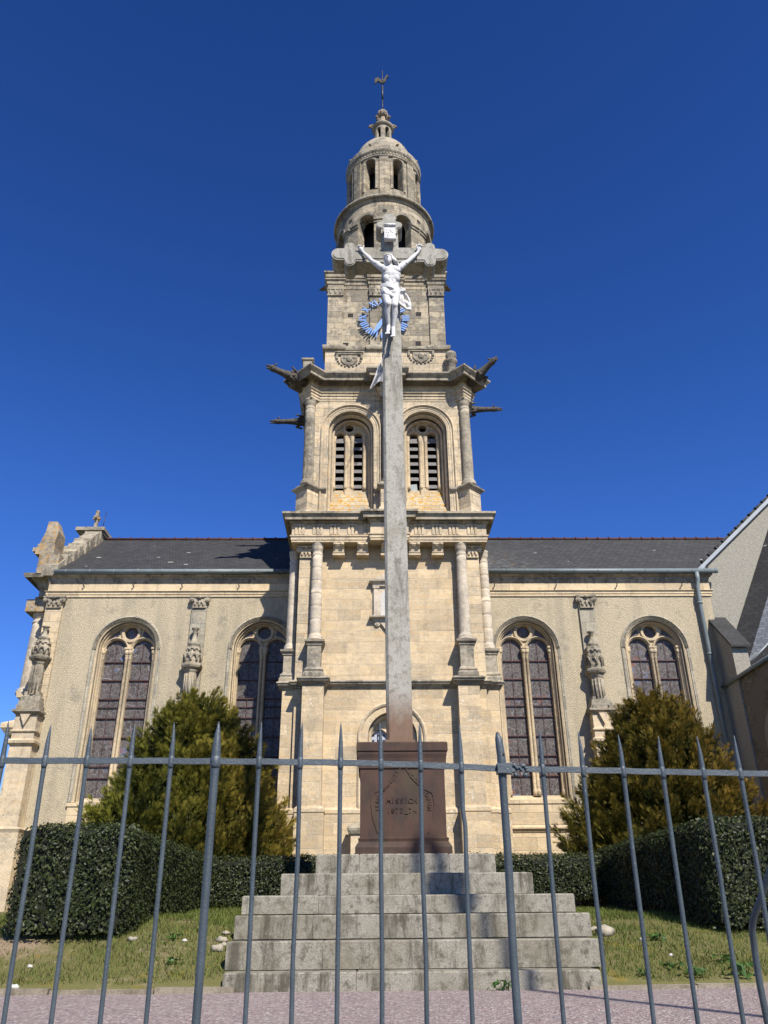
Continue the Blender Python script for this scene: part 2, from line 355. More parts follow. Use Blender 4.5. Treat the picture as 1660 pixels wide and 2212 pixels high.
def mk_net():
    t = NT('white netting'); P = t.pos(); p = t.sep(P)
    t.done((.75, .75, .76), .8)
    tp = t.node('ShaderNodeBsdfTransparent'); mx = t.node('ShaderNodeMixShader')
    f = t.ramp(t.noise(t.scale(P, 9, 9, 1.2), 1, 4, .7), .3, .7)
    t.put(mx.inputs[0], t.math('ADD', .25, t.math('MULTIPLY', f, .45)))
    t.l.new(tp.outputs[0], mx.inputs[1]); t.l.new(t.b.outputs[0], mx.inputs[2]); t.l.new(mx.outputs[0], t.out.inputs[0])
    return t.m
M['net'] = mk_net()

# ------------------------------------------------------------------ objects
def tag(o, label=None, cat=None, group=None, kind=None):
    for k, v in (('label', label), ('category', cat), ('group', group), ('kind', kind)):
        if v: o[k] = v
    return o
def empty(name, loc, label, cat, group=None):
    o = bpy.data.objects.new(name, None); COL.objects.link(o); o.location = loc; o.empty_display_size = .3
    return tag(o, label, cat, group)
def root_loc(o):
    p = Vector((0, 0, 0))
    while o is not None: p += o.location; o = o.parent
    return p

class MB:
    def __init__(s): s.v = []; s.f = []; s.sm = []
    def add(s, vs, fs, smooth=False):
        b = len(s.v); s.v += [tuple(float(c) for c in v) for v in vs]
        s.f += [tuple(i + b for i in f) for f in fs]; s.sm += [smooth] * len(fs); return s
    def box(s, x0, x1, y0, y1, z0, z1):
        return s.add([(x0, y0, z0), (x1, y0, z0), (x1, y1, z0), (x0, y1, z0), (x0, y0, z1), (x1, y0, z1), (x1, y1, z1), (x0, y1, z1)],
                     [(3, 2, 1, 0), (4, 5, 6, 7), (0, 1, 5, 4), (1, 2, 6, 5), (2, 3, 7, 6), (3, 0, 4, 7)])
    def hexa(s, b, t):   # four bottom, four top points
        return s.add(list(b) + list(t), [(3, 2, 1, 0), (4, 5, 6, 7), (0, 1, 5, 4), (1, 2, 6, 5), (2, 3, 7, 6), (3, 0, 4, 7)])
    def prism(s, poly, y0, y1, smooth=False):   # poly in x,z ; extruded along y
        n = len(poly)
        return s.add([(x, y0, z) for x, z in poly] + [(x, y1, z) for x, z in poly],
                     [tuple(range(n)), tuple(range(2 * n - 1, n - 1, -1))] + [(i, (i + 1) % n, n + (i + 1) % n, n + i) for i in range(n)], smooth)
    def prismx(s, poly, x0, x1):   # poly in y,z
        n = len(poly)
        return s.add([(x0, y, z) for y, z in poly] + [(x1, y, z) for y, z in poly],
                     [tuple(range(n)), tuple(range(2 * n - 1, n - 1, -1))] + [(i, (i + 1) % n, n + (i + 1) % n, n + i) for i in range(n)])
    def prismz(s, poly, z0, z1):
        n = len(poly)
        return s.add([(x, y, z0) for x, y in poly] + [(x, y, z1) for x, y in poly],
                     [tuple(range(n)), tuple(range(2 * n - 1, n - 1, -1))] + [(i, (i + 1) % n, n + (i + 1) % n, n + i) for i in range(n)])
    def lathe(s, prof, cx, cy, n=32, smooth=True, a0=0.0):
        vs = [(cx + r * math.cos(a0 + 2 * math.pi * k / n), cy + r * math.sin(a0 + 2 * math.pi * k / n), z) for r, z in prof for k in range(n)]
        fs = [(i * n + k, i * n + (k + 1) % n, (i + 1) * n + (k + 1) % n, (i + 1) * n + k) for i in range(len(prof) - 1) for k in range(n)]
        if prof[0][0] > 1e-4: fs.append(tuple(range(n - 1, -1, -1)))
        if prof[-1][0] > 1e-4: fs.append(tuple((len(prof) - 1) * n + k for k in range(n)))
        return s.add(vs, fs, smooth)
    def tube(s, pts, rad, n=8, smooth=True, cap=True):
        pts = [Vector(p) for p in pts]
        if not isinstance(rad, (list, tuple)): rad = [rad] * len(pts)
        up = Vector((0, 0, 1)); vs = []
        d0 = (pts[1] - pts[0]).normalized()
        ref = Vector((1, 0, 0)) if abs(d0.x) < .8 else Vector((0, 1, 0))
        for i, p in enumerate(pts):
            d = (pts[min(i + 1, len(pts) - 1)] - pts[max(i - 1, 0)]).normalized()
            a = d.cross(ref).normalized(); b = d.cross(a).normalized()
            vs += [p + (a * math.cos(2 * math.pi * k / n) + b * math.sin(2 * math.pi * k / n)) * rad[i] for k in range(n)]
        fs = [(i * n + k, i * n + (k + 1) % n, (i + 1) * n + (k + 1) % n, (i + 1) * n + k) for i in range(len(pts) - 1) for k in range(n)]
        if cap: fs += [tuple(range(n - 1, -1, -1)), tuple((len(pts) - 1) * n + k for k in range(n))]
        return s.add(vs, fs, smooth)
    def ell(s, c, rx, ry, rz, rot=None, nu=14, nv=9):
        vs = []; Mx = rot or Matrix.Identity(3)
        for j in range(nv + 1):
            t = math.pi * j / nv
            for k in range(nu):
                a = 2 * math.pi * k / nu
                vs.append(Vector(c) + Mx @ Vector((rx * math.sin(t) * math.cos(a), ry * math.sin(t) * math.sin(a), rz * math.cos(t))))
        fs = [(j * nu + k, j * nu + (k + 1) % nu, (j + 1) * nu + (k + 1) % nu, (j + 1) * nu + k) for j in range(nv) for k in range(nu)]
        return s.add(vs, fs, True)
    def cap(s, p, q, r0, r1, n=12):   # tapered limb with round ends
        s.tube([p, q], [r0, r1], n); s.ell(p, r0, r0, r0); s.ell(q, r1, r1, r1); return s
    def moulding(s, path, prof, closed=False):
        """sweeps a profile of (outward, z) along a plan path of (x, y); outward is to the right of the walk"""
        n = len(path); rows = []
        def nrm(i, j):
            dx, dy = path[j][0] - path[i][0], path[j][1] - path[i][1]; L = math.hypot(dx, dy); return dy / L, -dx / L
        for i in range(n):
            a = nrm((i - 1) % n, i) if (closed or i > 0) else nrm(i, i + 1)
            b = nrm(i, (i + 1) % n) if (closed or i < n - 1) else a
            k = 1 + a[0] * b[0] + a[1] * b[1]
            m = ((a[0] + b[0]) / k, (a[1] + b[1]) / k)
            rows.append([(path[i][0] + m[0] * o, path[i][1] + m[1] * o, z) for o, z in prof])
        k = len(prof); vs = [p for r in rows for p in r]
        fs = [(i * k + j, ((i + 1) % n) * k + j, ((i + 1) % n) * k + j + 1, i * k + j + 1) for i in range(n if closed else n - 1) for j in range(k - 1)]
        if not closed: fs += [tuple(range(k)), tuple((n - 1) * k + j for j in range(k - 1, -1, -1))]
        return s.add(vs, fs)
    def build(s, name, mat, parent=None, label=None):
        me = bpy.data.meshes.new(name); loc = root_loc(parent) if parent else Vector((0, 0, 0))
        me.from_pydata([(x - loc.x, y - loc.y, z - loc.z) for x, y, z in s.v], [], s.f)
        me.polygons.foreach_set('use_smooth', s.sm); me.materials.append(mat)
        me.update()
        o = bpy.data.objects.new(name, me); COL.objects.link(o); o.parent = parent
        if label: o['label'] = label
        return o

# outline of an arched opening: left foot, over the arch, right foot
def arch_pts(uc, a, spring, n=18, pointed=0.0, dr=0.0):
    if not pointed:
        return [(uc + (a + dr) * math.cos(math.pi - math.pi * k / n), spring + (a + dr) * math.sin(math.pi - math.pi * k / n)) for k in range(n + 1)]
    r = a * (1 + pointed); ex = r - a; th = math.acos(ex / r); h = n // 2; out = []
    for k in range(h + 1):
        t = th * k / h; out.append((uc + ex - (r + dr) * math.cos(t), spring + (r + dr) * math.sin(t)))
    for k in range(h - 1, -1, -1):
        t = th * k / h; out.append((uc - ex + (r + dr) * math.cos(t), spring + (r + dr) * math.sin(t)))
    return out
def grid(mb, f, u0, u1, v0, v1, nu=1, w=0.0):
    if u1 - u0 < 1e-6 or v1 - v0 < 1e-6: return
    vs = [f(u0 + (u1 - u0) * i / nu, v, w) for i in range(nu + 1) for v in (v0, v1)]
    mb.add(vs, [(2 * i, 2 * i + 2, 2 * i + 3, 2 * i + 1) for i in range(nu)])
def arch_wall(mb, f, u0, u1, v0, v1, uc, a, sill, spring, depth, n=18, pointed=0.0, nu=1, sillcut=True):
    c = arch_pts(uc, a, spring, n, pointed)
    grid(mb, f, u0, uc - a, v0, v1, nu); grid(mb, f, uc + a, u1, v0, v1, nu)
    if sill > v0: grid(mb, f, uc - a, uc + a, v0, sill, max(nu, 4))
    for (p, q) in zip(c[:-1], c[1:]):
        mb.add([f(p[0], p[1], 0), f(q[0], q[1], 0), f(q[0], v1, 0), f(p[0], v1, 0)], [(0, 1, 2, 3)])
    out = [(uc - a, sill)] + c + [(uc + a, sill)]
    for p, q in zip(out[:-1], out[1:]):
        mb.add([f(p[0], p[1], 0), f(q[0], q[1], 0), f(q[0], q[1], depth), f(p[0], p[1], depth)], [(0, 1, 2, 3)])
    if sillcut: mb.add([f(uc - a, sill, 0), f(uc + a, sill, 0), f(uc + a, sill, depth), f(uc - a, sill, depth)], [(0, 1, 2, 3)])
def arch_ring(mb, f, uc, a, sill, spring, prof, n=18, pointed=0.0, legs=True):
    rows = []
    for dr, w in prof:
        c = arch_pts(uc, a, spring, n, pointed, dr)
        if legs: c = [(uc - a - dr, sill)] + c + [(uc + a + dr, sill)]
        rows.append([f(u, v, w) for u, v in c])
    k = len(rows[0]); vs = [p for r in rows for p in r]
    mb.add(vs, [(j * k + i, j * k + i + 1, (j + 1) * k + i + 1, (j + 1) * k + i) for j in range(len(prof) - 1) for i in range(k - 1)])
def hole_panel(mb, f, u0, u1, v0, v1, uc, vc, r, depth, n=32):
    def edge(t):
        c, s_ = math.cos(t), math.sin(t); k = 1e9
        if c > 1e-9: k = min(k, (u1 - uc) / c)
        if c < -1e-9: k = min(k, (u0 - uc) / c)
        if s_ > 1e-9: k = min(k, (v1 - vc) / s_)
        if s_ < -1e-9: k = min(k, (v0 - vc) / s_)
        return uc + k * c, vc + k * s_
    an = sorted([2 * math.pi * i / n for i in range(n)] + [math.atan2(b - vc, a_ - uc) % (2 * math.pi) for a_ in (u0, u1) for b in (v0, v1)])
    for i in range(len(an)):
        t, t2 = an[i], an[(i + 1) % len(an)]
        e, e2 = edge(t), edge(t2); c = (uc + r * math.cos(t), vc + r * math.sin(t)); c2 = (uc + r * math.cos(t2), vc + r * math.sin(t2))
        mb.add([f(*c, 0), f(*e, 0), f(*e2, 0), f(*c2, 0)], [(0, 1, 2, 3)])
        mb.add([f(*c, 0), f(*c2, 0), f(*c2, depth), f(*c, depth)], [(0, 1, 2, 3)])
def ring(mb, f, uc, vc, r, t, w0, w1, n=24):
    """raised round moulding"""
    prof = [(r - t, w1), (r - t * .7, w0), (r + t * .7, w0), (r + t, w1)]
    rows = [[f(uc + q * math.cos(2 * math.pi * k / n), vc + q * math.sin(2 * math.pi * k / n), w) for k in range(n)] for q, w in prof]
    vs = [p for rr in rows for p in rr]
    mb.add(vs, [(j * n + k, j * n + (k + 1) % n, (j + 1) * n + (k + 1) % n, (j + 1) * n + k) for j in range(3) for k in range(n)])

# ------------------------------------------------------------------ measures of the church
Yt = 23.4
def hoff(pl, pr, py, Y): return (WX(pr, py, Y) - WX(pl, py, Y)) / 2
TX = (WX(646, 1250, Yt) + WX(1037, 1250, Yt)) / 2
hw = hoff(646, 1037, 1250, Yt - .12)
TD = 2 * hw
Yax = Yt + hw                      # the tower's axis
flat = lambda Y: (lambda u, v, w: (u, Y + w, v))
church = empty('church', (TX, Yt + hw, 0), 'tan limestone church with a tall tiered bell tower and slate roofed nave', 'church')
def part(mb, name, mat, label=None, parent=None): return mb.build(name, M[mat] if isinstance(mat, str) else mat, parent or church, label)

# ---- lower stage
bp, sp = .42, .34
o1 = hoff(648, 1032.4, 1494, Yt - bp); i1 = hoff(694, 985.5, 1494, Yt - bp); s1 = hoff(608.6, 1076, 1494, Yt + .15)
zb0, zb1 = WZ(1481, Yt - bp), WZ(1462, Yt - bp - .12)
zp0, zp1 = WZ(1756, Yt - bp), WZ(1744, Yt - bp)
Ye = Yt - .44
za0, za1, zf1 = WZ(1171, Ye), WZ(1157, Ye), WZ(1133, Ye)
zc0, zc1, zc2 = WZ(1121, Ye - .24), WZ(1116.5, Ye - .24), WZ(1103, Ye - .34)
he = hoff(627, 1047, 1145, Ye)
ys0, ys1 = Yt + .12, Yt + .62
Ybk = Yt + TD
def lower_plan(e=0.0):
    L = [(-hw, Ybk), (-hw, ys1), (-s1, ys1), (-s1, ys0), (-hw, ys0), (-hw, Yt), (-o1, Yt), (-o1, Yt - bp), (-i1, Yt - bp), (-i1, Yt)]
    return [(TX + x, y) for x, y in L] + [(TX - x, y) for x, y in reversed(L)]
mb = MB()
wuc = TX + .03; wa = hoff(790, 897, 1590, Yt); wsp = WZ(1592, Yt)
arch_wall(mb, flat(Yt), TX - hw, TX + hw, -.2, za0, wuc, wa, 1.2, wsp, .45)
mb.box(TX - hw, TX - hw + .4, Yt + .003, Ybk, -.2, za0); mb.box(TX + hw - .4, TX + hw, Yt + .003, Ybk, -.2, za0)
mb.box(TX - hw + .4, TX + hw - .4, Ybk - .4, Ybk, -.2, za0)
part(mb, 'tower_wall', 'tower_low')
for s in (-1, 1):
    mb = MB(); mb.box(TX + min(s * o1, s * i1), TX + max(s * o1, s * i1), Yt - bp, Yt - .003, -.2, zb0 + .1)
    part(mb, 'buttress', 'tower_low')
    mb = MB(); mb.box(TX + min(s * hw, s * s1), TX + max(s * hw, s * s1), ys0, ys1, -.2, zb0 + .1)
    part(mb, 'buttress', 'tower_low')
mb = MB(); h = zb1 - zb0
mb.moulding(lower_plan(), [(0, zb0), (.03, zb0 + .02), (.035, zb0 + .1 * h), (.05, zb0 + .28 * h), (.13, zb0 + .55 * h), (.14, zb0 + .75 * h), (.17, zb0 + .8 * h), (.17, zb1 - .02), (.10, zb1 + .03), (-.05, zb1 + .06)])
part(mb, 'belt_moulding', 'trim_grey')
mb = MB()
mb.moulding(lower_plan(), [(-.05, -.2), (.09, -.2), (.09, zp0), (.11, zp0 + .02), (.10, zp1 - .03), (.02, zp1 + .04), (-.05, zp1 + .05)])
part(mb, 'plinth', 'tower_low')
# pointed window
mb = MB()
f0 = flat(Yt)
arch_ring(mb, f0, wuc, wa, 1.2, wsp, [(.28, .01), (.28, -.05), (.24, -.07), (.19, -.04), (.18, .02), (.12, .02), (.09, .06), (.06, .06), (.03, .12), (0, .14)])
arch_ring(mb, flat(Yt + .2), wuc, wa - .09, 1.2, wsp, [(.10, 0), (.05, -.04), (.0, .02), (-.02, .1)])
hood = part(mb, 'window_arch', 'trim')
Yq = Yt + .36; ll = .30
mb = MB()
for s in (-1, 1):
    cu = wuc + s * (wa * .52)
    lo, hi = (wuc - wa, wuc) if s < 0 else (wuc, wuc + wa)
    arch_wall(mb, flat(Yq), lo, hi, 1.2, wsp + wa + .05, cu, wa * .40, 1.4, wsp - .12, .12, pointed=.55)
    arch_ring(mb, flat(Yq), cu, wa * .40, 1.4, wsp - .12, [(.05, .0), (.025, -.03), (0, 0)], pointed=.55)
pw = part(mb, 'pointed_window', 'trim', 'twin lancet window with pale quarry glass low on the tower')
mb = MB(); mb.box(wuc - wa, wuc + wa, Yq + .08, Yq + .1, 1.2, wsp + wa); part(mb, 'glass', 'glass_clear', parent=pw)
mb = MB()
for z in (1.9, 2.6, wsp - .35, wsp - .2): mb.box(wuc - wa, wuc + wa, Yq - .05, Yq - .03, z, z + .03)
for s in (-1, 1): mb.box(wuc + s * wa * .52 - .012, wuc + s * wa * .52 + .012, Yq - .045, Yq - .025, 1.4, wsp + .45)
part(mb, 'saddle_bars', 'iron_dark', parent=pw)
mb = MB(); mb.box(wuc - wa, wuc + wa, Yq + .5, Yq + .55, 1.2, wsp + wa); part(mb, 'dark_back', 'inner_shade')  # dark sheet painted as the unlit room behind the glass

# ---- pedestals, columns, pilasters
def column_prof(r, z0, z1, joints=0):
    H = z1 - z0
    p = [(r * 1.42, z0), (r * 1.42, z0 + .06), (r * 1.32, z0 + .07), (r * 1.4, z0 + .11), (r * 1.32, z0 + .15), (r * 1.12, z0 + .17), (r * 1.06, z0 + .22)]
    a, b = z0 + .24, z1 - .42
    n = 16
    js = [a + (b - a) * k / (joints + 1) for k in range(1, joints + 1)]
    for k in range(n + 1):
        t = k / n; z = a + (b - a) * t
        p.append((r * (1.06 - .10 * t - .03 * math.sin(math.pi * t) * -1), z))
    if joints:
        q = []
        for (r0, zz), (r2, zz2) in zip(p[:-1], p[1:]):
            q.append((r0, zz))
            for j in js:
                if zz < j <= zz2: q += [(r0, j - .012), (r0 * .965, j - .004), (r0 * .965, j + .004), (r0, j + .012)]
        p = q + [p[-1]]
    rt = r * .95
    return p + [(rt, b), (rt * 1.12, b + .02), (rt * 1.12, b + .06), (rt, b + .08), (rt, b + .17), (rt * 1.06, b + .18), (rt * 1.12, b + .25), (rt * 1.2, b + .29), (rt * 1.2, b + .36), (rt * 1.26, b + .37), (rt * 1.26, z1)]
def pedestal(cx, cy, w, z0, z1, parent, mat='trim_grey'):
    mb = MB(); h = w / 2
    sq = [(cx - h, cy + h), (cx - h, cy - h), (cx + h, cy - h), (cx + h, cy + h)]
    mb.moulding(sq, [(-.02, z0), (.10, z0), (.10, z0 + .10), (.06, z0 + .16), (.08, z0 + .2), (.0, z0 + .3), (0, z1 - .2), (.03, z1 - .17), (.03, z1 - .13), (.09, z1 - .08), (.10, z1 - .02), (.04, z1), (-h * .98, z1)], True)
    return part(mb, 'pedestal', mat, parent=parent)
zk = WZ(1384, Yt - .3)
for pl, pr, cyy, r, lab, jn in ((678, 997, Yt - .26, .17, 0, 5), (0, 0, 0, 0, 0, 0)):
    if not r: continue
    for s in (-1, 1):
        cx = TX + s * (o1 + i1) / 2
        mb = MB(); mb.lathe(column_prof(.162, zk, za0, 5 if s < 0 else 0), cx, Yt - .24, 24)
        c = part(mb, 'column', 'column')
        pedestal(cx, Yt - .24, .40, zb1 + .03, zk, c)
sx = (hoff(634, 1041, 1250, Yt + .35))
for s in (-1, 1):
    cx = TX + s * max(sx, hw + .2); cyy = (ys0 + ys1) / 2
    mb = MB(); mb.lathe(column_prof(.155, zk - .12, za0, 0 if s < 0 else 5), cx, cyy, 24)
    c = part(mb, 'column', 'column')
    pedestal(cx, cyy, .38, zb1 + .03, zk - .12, c)
def volute(mb, x, y, z, r, d):
    """scroll: a short drum turned to the front with a spiral rim"""
    n = 14
    for rr, yy in ((r, y), (r * .62, y - .018), (r * .3, y - .03)):
        mb.prism([(x + rr * math.cos(2 * math.pi * k / n), z + rr * math.sin(2 * math.pi * k / n)) for k in range(n)], yy, y + d)
def capital(cx, Y, z0, z1, w, parent, mat='trim_grey', d=.16):
    mb = MB(); H = z1 - z0; h = w / 2
    mb.box(cx - h * 1.03, cx + h * 1.03, Y - .03, Y + d, z0, z0 + .05 * H + .02)
    mb.prism([(cx - h * .95, z0), (cx - h * 1.0, z0 + .5 * H), (cx - h * 1.32, z0 + .82 * H), (cx + h * 1.32, z0 + .82 * H), (cx + h, z0 + .5 * H), (cx + h * .95, z0)], Y - .05, Y + d)
    n = 10; top = [(cx - h * 1.5, z1), (cx - h * 1.5, z0 + .86 * H)] + [(cx - h * 1.4 + 2.8 * h * k / n, z0 + (.86 - .0) * H) for k in range(n + 1)] + [(cx + h * 1.5, z0 + .86 * H), (cx + h * 1.5, z1)]
    mb.prism(top, Y - .10, Y + d)
    for s in (-1, 1):
        volute(mb, cx + s * h * 1.22, Y - .09, z0 + .66 * H, .19 * H, .1)
        mb.ell((cx + s * h * .62, Y - .06, z0 + .34 * H), .07 * w + .02, .045, .22 * H)
    mb.ell((cx, Y - .06, z0 + .36 * H), .1 * w, .05, .26 * H)
    mb.ell((cx, Y - .11, z0 + .86 * H), .15 * w, .06, .15 * H)
    for k in range(7):
        t = k / 6 * math.pi; mb.ell((cx - math.cos(t) * h * .8, Y - .07, z0 + .66 * H - math.sin(t) * .22 * H), .05, .035, .05, nu=8, nv=5)
    return part(mb, 'capital', mat, parent=parent)
pl_in = hoff(672, 1009, 1250, Yt - .1)
for s in (-1, 1):
    a, b = sorted((s * pl_in, s * (hw + .005)))
    mb = MB(); mb.box(TX + a, TX + b, Yt - .12, Yt - .004, zb1 - .05, za0)
    p = part(mb, 'pilaster', 'tower')
    capital(TX + (a + b) / 2, Yt - .13, WZ(1206, Yt - .13), za0 - .03, b - a - .02, p, 'trim')

# ---- entablature of the lower stage
rx0 = hoff(797, 879, 1145, Ye); rp = .17
def ent_plan(e, ress=True):
    L = [(-he, Ybk), (-he, Ye)] + ([(-rx0, Ye), (-rx0, Ye - rp)] if ress else [])
    return [(TX + x, y) for x, y in L] + [(TX - x, y) for x, y in reversed(L)]
mb = MB(); H = za1 - za0
mb.box(TX - he + .01, TX + he - .01, Ye + .01, Ybk, za0 + .001, zf1)
mb.moulding(ent_plan(0), [(-.4, za0), (0, za0), (0, za0 + .3 * H), (.02, za0 + .32 * H), (.02, za0 + .72 * H), (.05, za0 + .8 * H), (.055, za1), (0, za1 + .012), (0, zf1), (-.05, zf1)])
ent = part(mb, 'entablature', 'trim')
hcn = hoff(605, 1065, 1106, Ye - .34); ov = min(max(hcn - he, .3), .75)
print('tower', TX, hw, 'he', he, 'ov', ov, 'z', zb0, zb1, za0, za1, zf1, zc0, zc2, 'o1', o1, i1, s1, 'zp', zp0)
mb = MB()
mb.moulding(ent_plan(0), [(-.05, zf1 - .01), (.04, zf1), (.05, zf1 + .03), (.09, zf1 + .08), (.10, zf1 + .12), (ov * .6, zc0 + .012), (ov * .62, zc0), (ov * .72, zc0), (ov * .72, zc1 + .02), (ov * .78, zc1 + .03), (ov * .84, zc1 + .1), (ov, zc2 - .07), (ov, zc2), (ov * .7, zc2 + .04), (-.5, zc2 + .16)])
part(mb, 'cornice', 'trim_grey')
tri = None
for px in (648, 687, 724, 762, 799 - 2, 906, 944, 980, 1020):
    cx = WX(px, 1145, Ye); wb = .30; mb = MB()
    for k in range(3):
        x = cx - wb / 2 + k * .115; mb.prism([(x, za1 + .03), (x + .075, za1 + .03), (x + .075, zf1 - .05), (x, zf1 - .05)], Ye - .035, Ye - .002)
    mb.box(cx - wb / 2 - .02, cx + wb / 2 + .02, Ye - .045, Ye - .002, zf1 - .05, zf1 - .01)
    part(mb, 'triglyph', 'trim', parent=ent)
for px in (732, 784, 836, 896, 946):
    cx = WX(px, 1185, Ye + .1); w = .17; z1 = za0 - .005; z0 = za0 - .33
    mb = MB(); pr = [(Yt - .005, z1), (Ye + .02, z1), (Ye - .01, z1 - .06), (Ye + .03, z1 - .12), (Ye + .10, z1 - .2), (Ye + .12, z1 - .3), (Ye + .17, z0 + .03), (Ye + .25, z0), (Yt - .005, z0)]
    mb.prismx(pr, cx - w, cx + w)
    for q in (-.07, .07): mb.tube([(cx + q * 1.6 - .05, Ye + .0, z1 - .06), (cx + q * 1.6 + .05, Ye + .0, z1 - .06)], .05, 8)
    mb.box(cx - w - .02, cx + w + .02, Ye + .12, Yt - .006, z0 - .06, z0 + .0)
    part(mb, 'bracket', 'trim', parent=ent)

# ---- wall niche behind the cross
nz = lambda y, Y=Yt - .1: WZ(y, Y)
ncx = WX(838, 1300, Yt); nh = WX(838, 1300, Yt) - WX(806, 1300, Yt)
mb = MB()
mb.box(ncx - nh, ncx + nh, Yt - .05, Yt - .004, nz(1334), nz(1266))
for s in (-1, 1):
    mb.box(ncx + s * nh * .78 - .07, ncx + s * nh * .78 + .07, Yt - .10, Yt - .05, nz(1330), nz(1268))
    mb.box(ncx + s * nh * .78 - .1, ncx + s * nh * .78 + .1, Yt - .12, Yt - .05, nz(1271), nz(1267))
    mb.box(ncx + s * nh * .78 - .1, ncx + s * nh * .78 + .1, Yt - .12, Yt - .05, nz(1333), nz(1329))
    volute(mb, ncx + s * nh * .7, Yt - .06, nz(1346), .09, .05); volute(mb, ncx + s * nh * .55, Yt - .06, nz(1250), .1, .05)
sq = [(ncx - nh, Yt), (ncx - nh, Yt - .1), (ncx + nh, Yt - .1), (ncx + nh, Yt)]
mb.moulding(sq, [(-.02, nz(1268)), (.03, nz(1266)), (.0, nz(1264)), (0, nz(1261)), (.10, nz(1257)), (.11, nz(1253.5)), (-.1, nz(1252.5))])
mb.moulding(sq, [(-.1, nz(1345)), (-.02, nz(1344)), (.0, nz(1340)), (0, nz(1337)), (.10, nz(1335)), (.11, nz(1332)), (-.05, nz(1331))])
mb.prism([(ncx - nh * .6, nz(1252)), (ncx + nh * .6, nz(1252)), (ncx + .1, nz(1235)), (ncx - .1, nz(1235))], Yt - .08, Yt - .004)
mb.prism([(ncx - nh * .5, nz(1345)), (ncx - .05, nz(1362)), (ncx + .05, nz(1362)), (ncx + nh * .5, nz(1345))], Yt - .08, Yt - .004)
part(mb, 'wall_niche', 'column')
mb = MB(); na = nh * .5
mb.prism([(ncx - na, nz(1332)), *arch_pts(ncx, na, nz(1290), 12), (ncx + na, nz(1332))], Yt - .056, Yt - .051)
part(mb, 'niche_back', 'white_stone')

# ---- belfry stage
Yb = Yt + .12
g = .36
hb = hoff(658, 1015, 1043, Yb - g)
zB0 = zc2 + .1
zBa, zBb, zBf, zBc, zBt = WZ(868, Yb), WZ(849, Yb - .06), WZ(832, Yb), WZ(823, Yb - .35), WZ(806, Yb - .4)
YBk = Yb + 2 * hb
print('belfry', hb, zB0, zBa, zBb, zBf, zBc, zBt)
auc = hoff(755, 913, 930, Yb); a_in = hoff(706, 803, 925, Yb); zsp = WZ(929, Yb)
mb = MB()
for s in (-1, 1):
    lo, hi = (TX - hb, TX) if s < 0 else (TX, TX + hb)
    arch_wall(mb, flat(Yb), lo, hi, zB0 - .3, zBf, TX + s * auc, a_in, zB0 + .02, zsp, .62, n=24)
mb.box(TX - hb, TX - hb + .3, Yb + .003, YBk, zB0 - .3, zBf); mb.box(TX + hb - .3, TX + hb, Yb + .003, YBk, zB0 - .3, zBf)
mb.box(TX - hb + .3, TX + hb - .3, YBk - .3, YBk, zB0 - .3, zBf)
part(mb, 'belfry_wall', 'belfry')
Yr_ = Yb + .6
